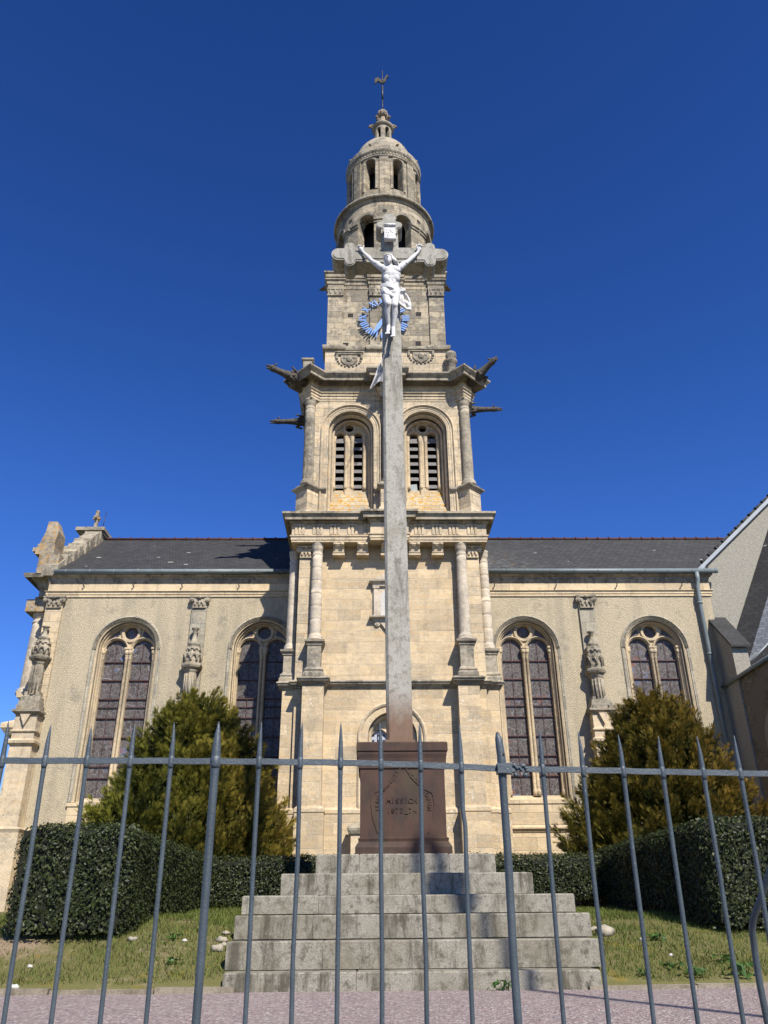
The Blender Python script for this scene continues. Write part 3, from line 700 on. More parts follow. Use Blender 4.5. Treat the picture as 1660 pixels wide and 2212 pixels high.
for s in (-1, 1):
    cx = TX + s * auc
    mb = MB(); fb = flat(Yb)
    arch_ring(mb, fb, cx, a_in, zB0, zsp, [(.26, .01), (.26, -.05), (.22, -.07), (.2, -.05), (.18, .0), (.13, -.02), (.11, .02), (.05, -.01), (.02, .03), (0, .04)], 24)
    arch_ring(mb, flat(Yb + .2), cx, a_in - .10, zB0, zsp, [(.11, .12), (.09, -.02), (.05, -.04), (.02, .0), (-.0, .1)], 24)
    arch_ring(mb, flat(Yb + .42), cx, a_in - .18, zB0, zsp, [(.10, .12), (.08, -.02), (.04, -.04), (.01, .0), (0, .16)], 24)
    part(mb, 'belfry_arch', 'trim')
    l0, l1 = (725.6, 745.4) if s < 0 else (884.3, 905)
    r0, r1 = (764, 785) if s < 0 else (922.5, 943.6)
    c1, c2 = WX((l0 + l1) / 2, 960, Yr_), WX((r0 + r1) / 2, 960, Yr_)
    mid = (c1 + c2) / 2; off = (c2 - c1) / 2; la = hoff(l0, l1, 960, Yr_)
    zl0, zlt = WZ(1060, Yr_), WZ(936.5, Yr_); zls = zlt - la
    zo = WZ(927, Yr_); ro = hoff(746.5, 764.3, 927, Yr_)
    mb = MB(); fr = flat(Yr_); half = a_in - .12; zmid = zlt + .012
    for q in (-1, 1):
        lo, hi = (mid - half, mid) if q < 0 else (mid, mid + half)
        arch_wall(mb, fr, lo, hi, zl0 - .3, zmid, mid + q * off, la, zl0, zls, .22, n=16)
        arch_ring(mb, fr, mid + q * off, la, zl0, zls, [(.10, .0), (.085, -.04), (.06, -.05), (.035, -.02), (.02, -.03), (0, .0)], 16, legs=False)
        for e in (-1, 1):   # colonnettes
            x = mid + q * off + e * (la + .05)
            mb.lathe([(.075, zl0 + .02), (.075, zl0 + .16), (.06, zl0 + .2), (.06, zls - .2), (.07, zls - .18), (.06, zls - .14), (.085, zls - .02), (.085, zls)], x, Yr_ + .0, 10)
    hole_panel(mb, fr, mid - half, mid + half, zmid, zsp + a_in + .1, mid, zo, ro, .22)
    ring(mb, fr, mid, zo, ro + .05, .055, -.05, .0)
    mb.box(mid - (off - la) * .9, mid + (off - la) * .9, Yr_ - .06, Yr_ - .003, zl0 - .28, zl0 + .06)
    bw_ = part(mb, 'belfry_window', 'window_stone')
    for q in (-1, 1):
        x0, x1 = mid + q * off - la, mid + q * off + la
        n = 8; step = (zls - .02 - zl0) / 7.0
        for k in range(7):
            z = zl0 + .1 + step * k
            if s > 0 and q < 0 and k == 0: continue
            mb = MB(); th = .05
            mb.prismx([(Yr_ + .03, z), (Yr_ + .045, z + .12 if k < 6 else z + .2), (Yr_ + .30, z + .30), (Yr_ + .30, z + .26), (Yr_ + .06, z + .06)], x0 - .005, x1 + .005)
            part(mb, 'louvre', 'wood_slat', parent=bw_)
    if s > 0:
        mb = MB(); mb.hexa([(mid - off - la, Yr_ + .06, zl0), (mid - off + la * .5, Yr_ + .06, zl0), (mid - off + la * .5, Yr_ + .09, zl0), (mid - off - la, Yr_ + .09, zl0)],
                           [(mid - off - la, Yr_ + .1, zl0 + .28), (mid - off + la * .4, Yr_ + .1, zl0 + .3), (mid - off + la * .4, Yr_ + .13, zl0 + .3), (mid - off - la, Yr_ + .13, zl0 + .28)])
        part(mb, 'board', 'zinc', 'loose grey board wedged at the foot of the lancet', bw_)
    mb = MB(); mb.box(mid - half, mid + half, Yr_ + .75, Yr_ + .8, zl0 - .4, zsp + a_in); part(mb, 'dark_back', 'inner_shade')  # dark backing sheet gives the lancets their shaded depth
    mb = MB()
    mb.add([(cx - a_in + .01, Yb + .02, zB0 + .02), (cx + a_in - .01, Yb + .02, zB0 + .02), (cx + a_in - .01, Yr_ + .02, zl0 - .04), (cx - a_in + .01, Yr_ + .02, zl0 - .04)], [(0, 1, 2, 3)])
    part(mb, 'sloped_sill', 'glacis')
def diag_plan(h, yf, q, g_, yb, mid=None):
    L = [(-h, yb), (-h, yf + q), (-h - g_, yf + q - g_), (-h + q - g_, yf - g_), (-h + q, yf)]
    if mid: L += [(-mid[0], yf), (-mid[0], yf - mid[1])]
    return [(TX + x, y) for x, y in L] + [(TX - x, y) for x, y in reversed(L)]
ppl = diag_plan(hb, Yb, .40, g * .95, YBk, (.26, .34))
zP = WZ(1046, Yb - g)
mb = MB()
for s in (-1, 1):
    A, A1, B1, B = [(TX + s * (x - TX), y) for x, y in ppl[1:5]]
    mb.prismz([A, A1, B1, B, (TX + s * (-hb + .4), Yb + .45)], zB0 - .25, zP - .1)
mb.box(TX - .26, TX + .26, Yb - .34, Yb - .002, zB0 - .25, zP - .1)
e0, e1 = auc + a_in + .02, auc - a_in - .02
def ped_runs():
    L = [(-hb, YBk), (-hb, Yb + .40), (-hb - g * .95, Yb + .40 - g * .95), (-hb + .40 - g * .95, Yb - g * .95), (-hb + .40, Yb), (-e0, Yb)]
    yield [(TX + x, y) for x, y in L]
    yield [(TX - x, y) for x, y in reversed(L)]
    yield [(TX + x, y) for x, y in ((-e1, Yb), (-.26, Yb), (-.26, Yb - .34), (.26, Yb - .34), (.26, Yb), (e1, Yb))]
for run in ped_runs(): mb.moulding(run, [(-.02, zB0 - .3), (.14, zB0 - .3), (.14, zB0 + .05), (.10, zB0 + .12), (.03, zB0 + .32), (-.02, zB0 + .34)])
part(mb, 'corner_pedestals', 'belfry')
mb = MB()
for run in ped_runs(): mb.moulding(run, [(-.02, zP - .16), (.03, zP - .14), (.05, zP - .10), (.11, zP - .05), (.12, zP), (.05, zP + .05), (.0, zP + .12), (-.02, zP + .13)])
for s in (-1, 1):
    cx = TX + s * (hb - .03); mb.lathe([(.42, zP - .02), (.36, zP + .06), (.26, zP + .12)], cx, Yb - .03, 4, False, 0)
mb.box(TX - .24, TX + .24, Yb - .32, Yb - .003, zP, zP + .11)
part(mb, 'pedestal_caps', 'trim_grey')
for cx, cyy in ((TX - hb + .03, Yb - .03), (TX + hb - .03, Yb - .03), (TX, Yb - .17)):
    mb = MB(); mb.lathe(column_prof(.175, zP + .1, zBa + .01), cx, cyy, 22)
    c = part(mb, 'column', 'trim_grey')
epl = diag_plan(hb, Yb, .34, .28, YBk, (.24, .3))
mb = MB(); H = zBb - zBa
mb.moulding(epl, [(-.3, zBa), (.015, zBa), (.015, zBa + .28 * H), (.035, zBa + .3 * H), (.035, zBa + .6 * H), (.07, zBa + .63 * H), (.07, zBa + .86 * H), (.12, zBb - .02), (.12, zBb), (.012, zBb + .03), (.012, zBf), (-.05, zBf)])
part(mb, 'belfry_entablature', 'belfry')
mb = MB()
mb.moulding(epl, [(-.05, zBf - .01), (.05, zBf + .01), (.07, zBf + .07), (.12, zBf + .1), (.14, zBf + .13), (.33, zBc + .01), (.36, zBc), (.38, zBc + .02), (.38, zBc + .1), (.44, zBc + .17), (.5, zBt - .06), (.5, zBt), (.3, zBt + .05), (-.6, zBt + .2)])
n = int(2 * hb / .11)
for k in range(n):
    x = TX - hb + .3 + (2 * hb - .6) * (k + .5) / n; mb.box(x - .028, x + .028, Yb - .135, Yb - .05, zBf + .06, zBf + .12)
part(mb, 'belfry_cornice', 'trim_grey')
mb = MB(); mb.box(TX - hb, TX + hb, Yb + .05, YBk, zBf, zBt + .18); part(mb, 'belfry_roof', 'trim_grey')

# gargoyles: long carved beasts
def gargoyle(p, d, L, drop=0.0, lab=None, s=1.0):
    p = Vector(p); d = Vector(d).normalized(); side = d.cross(Vector((0, 0, 1))).normalized(); up = side.cross(d).normalized()
    at = lambda t, u=0, v=0: p + d * (t * L) + side * u * s + up * (v * s) + Vector((0, 0, -drop * t * t))
    mb = MB()
    mb.tube([at(-.12), at(.12), at(.3), at(.45), at(.62), at(.78), at(.9), at(1.0)], [.17 * s, .19 * s, .20 * s, .15 * s, .115 * s, .10 * s, .12 * s, .06 * s], 10)
    mb.ell(at(.93, 0, .02), .11 * s, .11 * s, .10 * s)
    mb.cap(at(.95, 0, -.05), at(1.06, 0, -.07), .05 * s, .03 * s)
    mb.cap(at(.95, 0, .05), at(1.07, 0, .03), .05 * s, .035 * s)
    for q in (-1, 1):
        mb.cap(at(.88, q * .07, .09), at(.84, q * .11, .2), .035 * s, .015 * s)
        mb.cap(at(.3, q * .15, .0), at(.42, q * .2, -.16), .07 * s, .05 * s); mb.cap(at(.42, q * .2, -.16), at(.3, q * .18, -.24), .05 * s, .045 * s)
        mb.cap(at(.2, q * .14, .12), at(.42, q * .26, .2), .06 * s, .03 * s)
    mb.ell(at(.32, 0, .17), .10 * s, .10 * s, .09 * s)
    for t in (.5, .58, .66, .74): mb.ell(at(t, 0, .09), .045 * s, .045 * s, .05 * s, nu=8, nv=5)
    return part(mb, 'gargoyle', 'gargoyle', lab)
gz = zBt - .1
xl_, zl_ = W(582, 793, Yb - .75); xr_, zr_ = W(1070, 776, Yb - .75)
pL = (TX - hb - .3, Yb - .15, zBc + .12); pR = (TX + hb + .3, Yb - .15, zBc + .12)
dL = Vector((xl_, Yb - .75, zl_)) - Vector(pL); dR = Vector((xr_, Yb - .75, zr_)) - Vector(pR)
gargoyle(pL, dL, dL.length, .0, 'long gargoyle jutting out left under the clock stage')
gargoyle(pR, dR, dR.length, -.0, 'long gargoyle jutting out right under the clock stage')
x2, z2 = W(586, 911, Yb + 2.2); pp = (TX - hb - .05, Yb + 2.2, WZ(911, Yb + 2.2, 650)); gargoyle(pp, (x2 - pp[0], 0, z2 - pp[2]), abs(x2 - pp[0]) / 1.05, 0, s=.85)
x2, z2 = W(1083, 884, Yb + 2.2); pp = (TX + hb + .05, Yb + 2.2, WZ(886, Yb + 2.2, 1020)); gargoyle(pp, (x2 - pp[0], 0, z2 - pp[2]), abs(x2 - pp[0]) / 1.05, 0, s=.85)
gargoyle((TX + .02, Yb - .45, zBc + .1), (-.12, -1, .1), 1.15, 0, s=.9)
# corner pinnacles on the belfry cornice
mb = MB(); cx = WX(666, 790, Yb + .2); zz0, zz1 = zBt + .05, WZ(778, Yb + .2)
mb.box(cx - .16, cx + .16, Yb, Yb + .34, zz0 - .1, zz1 - .18)
mb.moulding([(cx - .16, Yb + .34), (cx - .16, Yb), (cx + .16, Yb), (cx + .16, Yb + .34)], [(-.02, zz1 - .2), (.05, zz1 - .16), (.06, zz1 - .1), (-.15, zz1)], True)
part(mb, 'pinnacle', 'trim_grey', 'broken square pinnacle stump on the belfry corner')
mb = MB(); cx = WX(975, 780, Yb + .2); zt = WZ(760, Yb + .2)
mb.lathe([(.26, zz0 - .1), (.26, zz0 + .1), (.17, zz0 + .16), (.17, zt - .55), (.22, zt - .5), (.22, zt - .42), (.15, zt - .38), (.17, zt - .32), (.21, zt - .2), (.18, zt - .07), (.08, zt), (.0, zt)], cx, Yb + .2, 16)
part(mb, 'pinnacle', 'trim_grey', 'round topped pinnacle on the belfry corner')

# ---- clock stage
Yc = Yb + .5
hc = hoff(707, 960, 650, Yc) - .10
YCk = Yc + 2 * hc
zC0 = zBt + .05
zCp0, zCp1 = WZ(757, Yc - .12), WZ(748, Yc - .12)
zCa, zCb, zCc, zCd = WZ(641, Yc - .05), WZ(624, Yc - .05), WZ(612, Yc - .08), WZ(598, Yc - .2)
zCe = WZ(583, Yc - .3)
print('clock', hc, zC0, zCp0, zCa, zCb, zCe)
pil = [(-hc, -hc + hoff(545, 485, 0, 1) * 0 + .46), (-.42, .36), (hc - .46, hc)]
pil = [(-hc - .004, -hc + .5), (-.62, .62), (hc - .5, hc + .004)]
mb = MB(); mb.box(TX - hc, TX + hc, Yc, YCk, zC0 - .2, zCe - .02)
part(mb, 'clock_stage_wall', 'clockst')
mb = MB()
pb = hoff(701, 968, 790, Yc - .1)
mb.box(TX - pb, TX + pb, Yc - .10, YCk + .1, zC0 - .2, zCp0)
part(mb, 'clock_stage_base', 'belfry')
def cl_plan(p=.07):
    L = [(-hc, YCk), (-hc, Yc + .5), (-hc - p, Yc + .5), (-hc - p, Yc - p), (-hc + .5, Yc - p), (-hc + .5, Yc), (-.62, Yc), (-.62, Yc - p)]
    return [(TX + x, y) for x, y in L] + [(TX - x, y) for x, y in reversed(L)]
mb = MB()
for a, b in ((-hc - .07, -hc + .5), (-.62, .62), (hc - .5, hc + .07)):
    mb.box(TX + a, TX + b, Yc - .07, Yc - .003 if abs(a + b) < .1 else Yc + .5, zCp1, zCa)
part(mb, 'clock_stage_pilasters', 'clockst')
mb = MB()
mb.moulding(cl_plan(), [(-.05, zCp0 - .02), (.1, zCp0), (.13, zCp0 + .02), (.15, zCp0 + .1), (.14, zCp1), (.03, zCp1 + .05), (-.05, zCp1 + .06)])
part(mb, 'string_course', 'trim_grey')
for a, b in ((-hc - .07, -hc + .5), (-.62, .62), (hc - .5, hc + .07)):
    cx = TX + (a + b) / 2; w = b - a
    mb = MB(); mb.box(cx - w / 2 - .03, cx + w / 2 + .03, Yc - .13, Yc - .072, zCa, zCa + .05)
    H = zCb - zCa
    mb.prism([(cx - w / 2, zCa + .05), (cx - w / 2 - .03, zCb - .06), (cx - w / 2 - .03, zCb), (cx + w / 2 + .03, zCb), (cx + w / 2 + .03, zCb - .06), (cx + w / 2, zCa + .05)], Yc - .13, Yc - .074)
    nn = 3 if w < 1 else 5
    for k in range(nn):
        x = cx - w / 2 + w * (k + .5) / nn
        for q in (-1, 1): volute(mb, x + q * .055, Yc - .135, zCb - .1, .045, .02)
        mb.ell((x, Yc - .135, zCa + .14), .045, .03, .09, nu=8, nv=5)
    part(mb, 'capital', 'trim_grey')
mb = MB(); H = zCe - zCb
mb.moulding(cl_plan(), [(-.05, zCb), (.02, zCb), (.02, zCb + .16), (.05, zCb + .18), (.06, zCb + .3), (.12, zCb + .36), (.12, zCb + .40), (.012, zCb + .43), (.012, zCd - .1), (.04, zCd - .06), (.06, zCd), (.10, zCd + .03), (.11, zCd + .1), (.11, zCe - .12), (.17, zCe - .05), (.17, zCe), (-.1, zCe + .06), (-1.0, zCe + .1)])
part(mb, 'clock_stage_cornice', 'clockst')
mb = MB()
for px, py in ((755, 686), (909, 680)):   # small square putlog holes, their shade laid on as dark patches
    x, z = W((1000 + (632 if px < 800 else 1077) / 1.66) / 1.8223, (900 + (567 if px < 800 else 558) / 1.66) / 1.8223, Yc)
    mb.box(x - .10, x + .10, Yc - .006, Yc + .02, z - .09, z + .09)
for px, py in ((747, 746), (904, 743)):
    x, z = W(px, py, Yc); mb.box(x - .1, x + .1, Yc - .006, Yc + .02, z - .12, z + .12)
part(mb, 'putlog_shade_patches', 'inner_shade')
for px, py in ((755, 777), (910, 770)):   # carved shields
    x, z = W(px, py, Yc - .1); mb = MB()
    mb.box(x - .48, x + .48, Yc - .17, Yc - .102, z + .20, z + .27); mb.box(x - .52, x + .52, Yc - .2, Yc - .102, z + .27, z + .31)
    for s in (-1, 1): mb.box(x + s * .45 - .04, x + s * .45 + .04, Yc - .16, Yc - .102, z + .02, z + .2)
    mb.prism([(x - .3, z + .16), (x - .3, z - .05), (x - .2, z - .2), (x, z - .3), (x + .2, z - .2), (x + .3, z - .05), (x + .3, z + .16)], Yc - .145, Yc - .102)
    mb.ell((x, Yc - .15, z), .12, .05, .14); mb.ell((x - .17, Yc - .14, z + .05), .07, .03, .06); mb.ell((x + .17, Yc - .14, z + .05), .07, .03, .06)
    for k in range(9):
        t = math.pi * (k + .5) / 9; mb.ell((x - math.cos(t) * .42, Yc - .12, z - .02 - math.sin(t) * .3), .045, .03, .04, nu=8, nv=5)
    part(mb, 'carved_shield', 'trim_grey')

# ---- clock: blue Roman numerals straight on the wall
Yk = Yc - .16
kx, kz = W(830.5, 687, Yk)
Ro = hoff(776.5, 884.5, 687, Yk) * 1.0; Ri = Ro * .71
mb = MB(); mb.tube([(kx, Yk + .12, kz), (kx, Yk - .06, kz)], .06, 10)
a = R(211); d = Vector((math.sin(a), 0, math.cos(a))); e = Vector((d.z, 0, -d.x))
def hand(mb, ang, L, w):
    a = R(ang); d = Vector((math.sin(a), 0, math.cos(a))); e = Vector((d.z, 0, -d.x)); c = Vector((kx, Yk - .05, kz))
    P = [c - e * w * .4, c + d * L * .55 - e * w, c + d * L, c + d * L * .55 + e * w, c + e * w * .4]
    mb.add([tuple(p) for p in P] + [(p.x, p.y + .03, p.z) for p in P], [(0, 1, 2, 3, 4), (9, 8, 7, 6, 5)] + [(i, (i + 1) % 5, 5 + (i + 1) % 5, 5 + i) for i in range(5)])
hand(mb, 207, Ro * .98, .10); hand(mb, 12, Ro * .6, .11)
clock = part(mb, 'clock_hands', 'blue')
NUM = ['XII', 'I', 'II', 'III', 'IIII', 'V', 'VI', 'VII', 'VIII', 'IX', 'X', 'XI']
for k, s in enumerate(NUM):
    a = R(30 * k); d = Vector((math.sin(a), 0, math.cos(a))); e = Vector((math.cos(a), 0, -math.sin(a)))
    mb = MB(); wid = {'I': .10, 'V': .2, 'X': .2}; tot = sum(wid[c] for c in s); cur = -tot / 2; H = Ro - Ri; st = .05
    def bar(u0, v0, u1, v1, t=st):
        p = Vector((kx, 0, kz)) + e * u0 + d * (Ri + v0 * H); q = Vector((kx, 0, kz)) + e * u1 + d * (Ri + v1 * H)
        dd = (q - p).normalized(); nn = Vector((dd.z, 0, -dd.x)) * t / 2
        b = [p - nn, q - nn, q + nn, p + nn]
        dy = .004 * (len(mb.v) // 8 % 4); mb.hexa([(v.x, Yk - dy, v.z) for v in b], [(v.x, Yk + .035 + dy, v.z) for v in b])
    for c in s:
        w = wid[c]
        if c == 'I': bar(cur + w / 2, 0, cur + w / 2, 1)
        if c == 'V': bar(cur + w * .12, 1, cur + w / 2, 0); bar(cur + w * .88, 1, cur + w / 2, 0, st * .6)
        if c == 'X': bar(cur + w * .1, 1, cur + w * .9, 0); bar(cur + w * .9, 1, cur + w * .1, 0, st * .6)
        cur += w
    p = Vector((kx, Yk, kz)) + d * (Ri + H * .5); mb.box(p.x - .015, p.x + .015, Yk + .03, Yc - .06, p.z - .015, p.z + .015)
    part(mb, 'numeral', 'blue', parent=clock)

# ---- round stages
YA = Yc + hc
def cyl(r, axis=(None,)):
    return lambda u, v, w: (TX + (r - w) * math.sin(u / r), YA - (r - w) * math.cos(u / r), v)
rA = hoff(728, 927, 508, YA); rAc = hoff(721, 932, 489, YA)
zA0 = zCe + .05; zA1 = WZ(432, YA - rA - .05); zA2 = WZ(418, YA - rAc - .02)
rB = hoff(749.5, 902.7, 425, YA); rBc = hoff(748.3, 903.4, 388, YA)
zB1 = WZ(338, YA - rB); zB2 = WZ(316, YA - rBc)
print('drumA', rA, rAc, zA0, zA1, zA2, WZ(489, YA), 'B', rB, rBc, zB1, zB2, WZ(388, YA))
M['drumA'] = mk_cylstone('lower drum stone', (TX, YA, rA), 1.0)
M['drumB'] = mk_cylstone('upper drum stone', (TX, YA, rB), 1.0)
mb = MB(); fA = cyl(rA); aA = rA * R(9.8); zAsp = WZ(480, YA - rA * .92) ; 
for k in range(8):
    uc = rA * R(22.5 + 45 * k); hu = rA * R(22.5)
    arch_wall(mb, fA, uc - hu, uc + hu, zA0, zA1 + .1, uc, aA, zA0 + .3, zAsp, .42, n=12, nu=6)
part(mb, 'drum', 'drumA', 'lower round stage of the tower with open arches')
mb = MB()
for k in range(8):
    uc = rA * R(22.5 + 45 * k)
    arch_ring(mb, fA, uc, aA, zAsp, zAsp, [(.16, .01), (.16, -.05), (.12, -.06), (.02, -.04), (.0, .03)], 12, legs=False)
    for s in (-1, 1):   # impost blocks
        u0, u1 = sorted((uc + s * aA, uc + s * (rA * R(22.5) - .03)))
        for (z0, z1, w) in ((zAsp - .16, zAsp - .04, -.05), (zAsp - .04, zAsp + .03, -.10)):
            vs = [fA(u0 + (u1 - u0) * i / 3, z, ww) for i in range(4) for z in (z0, z1) for ww in (w, .02)]
            mb.add(vs, [(4 * i + a_, 4 * i + 4 + a_, 4 * i + 4 + b_, 4 * i + b_) for i in range(3) for a_, b_ in ((0, 2), (0, 1), (2, 3))] + [(0, 1, 3, 2), (12, 13, 15, 14)])
part(mb, 'impost_band', 'trim_grey')
mb = MB(); mb.lathe([(rA - .03, zA1 - .02), (rA + .05, zA1), (rA + .05, zA1 + .1), (rA + .08, zA1 + .14), (rA + .09, zA2 - .13), (rAc + .02, zA2 - .12), (rAc + .04, zA2 - .05), (rAc + .04, zA2), (rAc - .12, zA2 + .05), (rB + .2, zA2 + .16), (rB + .2, zA2 + .3), (rB - .1, zA2 + .34)], TX, YA, 64)
part(mb, 'drum_cornice', 'trim_grey')
mb = MB()
for k in range(8):   # bull's-eyes between the arches, flat dark discs painted as shaded holes
    t = R(45 * k); z = WZ(455, YA - rA)
    c = Vector((TX + (rA + .004) * math.sin(t), YA - (rA + .004) * math.cos(t), z)); e = Vector((math.cos(t), math.sin(t), 0))
    mb.add([tuple(c + (e * math.cos(q) + Vector((0, 0, 1)) * math.sin(q)) * .10 ) for q in [2 * math.pi * j / 14 for j in range(14)]], [tuple(range(14))])
part(mb, 'round_shade_discs', 'inner_shade')
mb = MB(); mb.lathe([(rA - .85, zA0), (rA - .85, zA1 + .1)], TX, YA, 32); mb.lathe([(.01, zA1 + .08), (rA - .4, zA1 + .08)], TX, YA, 32)
part(mb, 'drum_core', 'inner_shade')  # near-black cylinder puts shade into the arches by colour
mb = MB()
for k in range(8):
    for j in range(9):
        t = R(22.5 + 45 * k - 9 + 2.25 * j); mb.tube([(TX + (rA - .22) * math.sin(t), YA - (rA - .22) * math.cos(t), zA0 + .3), (TX + (rA - .22) * math.sin(t), YA - (rA - .22) * math.cos(t), zA0 + 1.2)], .014, 5)
part(mb, 'balustrade', 'black_iron')
fB = cyl(rB); aB = rB * R(8.2); zBtop = WZ(346, YA - rB * .92); zBsp = zBtop - aB; zBs = max(WZ(411, YA - rB * .92), zA2 + .36)
mb = MB()
for k in range(8):
    uc = rB * R(22.5 + 45 * k); hu = rB * R(22.5)
    arch_wall(mb, fB, uc - hu, uc + hu, zA2 + .1, zB1 + .05, uc, aB, zBs, zBsp, .4, n=12, nu=6)
part(mb, 'drum', 'drumB', 'upper round stage of the tower with tall narrow arches')
mb = MB()
for k in range(8):
    uc = rB * R(22.5 + 45 * k)
    arch_ring(mb, fB, uc, aB, zBs, zBsp, [(.13, .01), (.13, -.03), (.03, -.04), (.0, .03)], 12)
    t = R(45 * k)   # pilaster strips between the arches
    for (u0, u1) in ((rB * (t - R(7)), rB * (t + R(7))),):
        vs = [fB(u0 + (u1 - u0) * i / 3, z, ww) for i in range(4) for z in (zA2 + .3, zB1) for ww in (-.06, .02)]
        mb.add(vs, [(4 * i + a_, 4 * i + 4 + a_, 4 * i + 4 + b_, 4 * i + b_) for i in range(3) for a_, b_ in ((0, 2), (0, 1), (2, 3))] + [(0, 1, 3, 2), (12, 13, 15, 14)])
part(mb, 'drum_pilasters', 'drumB')
mb = MB()
mb.lathe([(rB - .02, zB1 - .02), (rB + .07, zB1), (rB + .07, zB1 + .08), (rB + .03, zB1 + .1), (rB + .03, zB1 + .26), (rB + .1, zB1 + .3), (rB + .11, zB2 - .13), (rBc + .06, zB2 - .12), (rBc + .08, zB2 - .06), (rBc + .08, zB2), (rBc - .1, zB2 + .05), (rB * .8, zB2 + .18)], TX, YA, 64)
for k in range(72):
    t = 2 * math.pi * k / 72
    if math.cos(t) < -.2: continue
    c = fB(rB * t, 0, -.06); ct, st_ = math.cos(t), math.sin(t); w = .05
    b = [(c[0] - ct * w, c[1] - st_ * w), (c[0] + ct * w, c[1] + st_ * w), (c[0] + ct * w - st_ * .08, c[1] + st_ * w + ct * .08), (c[0] - ct * w - st_ * .08, c[1] - st_ * w + ct * .08)]
    mb.prismz(b, zB1 + .14, zB1 + .25)
part(mb, 'drum_cornice', 'trim_grey')
mb = MB(); mb.lathe([(rB - .75, zA2), (rB - .75, zB1)], TX, YA, 32); mb.lathe([(.01, zB1), (rB, zB1)], TX, YA, 32); part(mb, 'drum_core', 'inner_shade')
# dome, lantern, ball
rD = hoff(770, 885, 334, YA) ; zD0 = zB2 + .12; zD1 = 0
rL = hoff(806, 843.5, 285, YA); rLc = hoff(802, 849, 264, YA); zD1 = WZ(309, YA - rL); zL1 = WZ(268, YA - rL); zLc = WZ(260.5, YA - rLc)
print('dome', rD, zD0, zD1, rL, zL1, zLc)
mb = MB(); prof = []
zD1 = max(zD1, zD0 + .3)
for k in range(13):
    t = k / 12 * math.pi / 2; prof.append((rL * .9 + (rBc - .25 - rL * .9) * math.cos(t) ** .9, zD0 + (zD1 - zD0) * math.sin(t)))
mb.lathe(prof, TX, YA, 48)
part(mb, 'dome', 'trim_grey')
def scroll(mb, t, r, z, s):
    e = Vector((math.sin(t), -math.cos(t), 0)); side = Vector((math.cos(t), math.sin(t), 0)); c = Vector((TX, YA, z)) + e * r
    for k in range(10):
        q0, q1 = k * .62, (k + 1) * .62; r0, r1 = s * (1 - k * .075), s * (1 - (k + 1) * .075)
        mb.tube([tuple(c + e * (math.cos(q0) * r0) + Vector((0, 0, math.sin(q0) * r0))), tuple(c + e * (math.cos(q1) * r1) + Vector((0, 0, math.sin(q1) * r1)))], s * .38, 7)
    mb.tube([tuple(c - e * s * 2.2 + Vector((0, 0, s * .8))), tuple(c - e * s + Vector((0, 0, s * .9))), tuple(c + e * s * .3 + Vector((0, 0, s * .9)))], s * .42, 7)
for k in range(8):
    mb = MB(); t = R(22.5 + 45 * k); scroll(mb, t, rBc - .12, zD0 + .12, .13); part(mb, 'scroll', 'trim_lichen')
mb = MB(); fL = cyl(rL); zL0 = zD1 - .05
for k in range(6):
    uc = rL * R(30 + 60 * k); hu = rL * R(30)
    arch_wall(mb, fL, uc - hu, uc + hu, zL0, zLc, uc, rL * R(15), zL0 + .12, zL1 - .12 - rL * R(15), .14, n=8, nu=4)
mb.lathe([(rL, zLc - .1), (rL + .05, zLc - .08), (rLc, zLc), (rLc, zLc + .06), (rL * .7, zLc + .18), (.2, zLc + .3), (.14, zLc + .36)], TX, YA, 28)
mb.lathe([(rL + .04, zL0), (rL + .04, zL0 + .1), (rL, zL0 + .12)], TX, YA, 28)
lan = part(mb, 'lantern', 'trim_grey')
mb = MB(); mb.lathe([(rL * .55, zL0), (rL * .55, zLc)], TX, YA, 16); part(mb, 'lantern_core', 'inner_shade')
for k in range(6):
    mb = MB(); scroll(mb, R(30 + 60 * k), rLc - .02, zLc + .20, .14); part(mb, 'scroll', 'trim_lichen')
bx_, bz = W(825.7, 248, YA); rb = hoff(815, 836.4, 246, YA)
mb = MB(); mb.ell((TX, YA, bz), rb, rb, rb * 1.0, nu=20, nv=12); mb.lathe([(.2, zLc + .25), (.14, zLc + .4), (.12, bz - rb * .8)], TX, YA, 14); mb.lathe([(.12, bz + rb * .85), (.12, bz + rb * 1.1), (.05, bz + rb * 1.2)], TX, YA, 12)
for k in range(10):
    t = 2 * math.pi * k / 10; mb.tube([(TX + rb * 1.02 * math.cos(q) * math.cos(t), YA + rb * 1.02 * math.cos(q) * math.sin(t), bz + rb * 1.02 * math.sin(q)) for q in [-1.2, -.6, 0, .6, 1.2]], .03, 6)
part(mb, 'ball_finial', 'trim_lichen')
zr1 = WZ(152, YA)
mb = MB(); mb.tube([(TX, YA, bz + rb), (TX, YA, zr1 - 2.2)], .03, 8); mb.tube([(TX, YA, zr1 - 2.2), (TX, YA, zr1 - 1.2)], .05, 8); mb.tube([(TX, YA, zr1 - 1.2), (TX, YA, zr1)], .025, 8)
vane = part(mb, 'weathervane_rod', 'black_iron')
mb = MB(); cz = WZ(173, YA)
out = [(-.20, -.16), (.0, -.24), (.18, -.16), (.28, .02), (.34, .22), (.42, .30), (.50, .27), (.44, .36), (.47, .46), (.40, .44), (.36, .52), (.31, .42), (.24, .28), (.12, .08), (-.02, .03), (-.15, .08), (-.28, .22), (-.42, .26), (-.55, .18), (-.62, .02), (-.60, -.18), (-.52, -.30), (-.46, -.18), (-.38, -.08), (-.30, -.05)]
mb.prism([(TX + x * .62, cz - .05 + z * .85) for x, z in out], YA - .04, YA + .04)
mb.ell((TX + .03, YA, cz - .09), .13, .07, .1)
part(mb, 'weathercock', 'gargoyle', parent=vane)

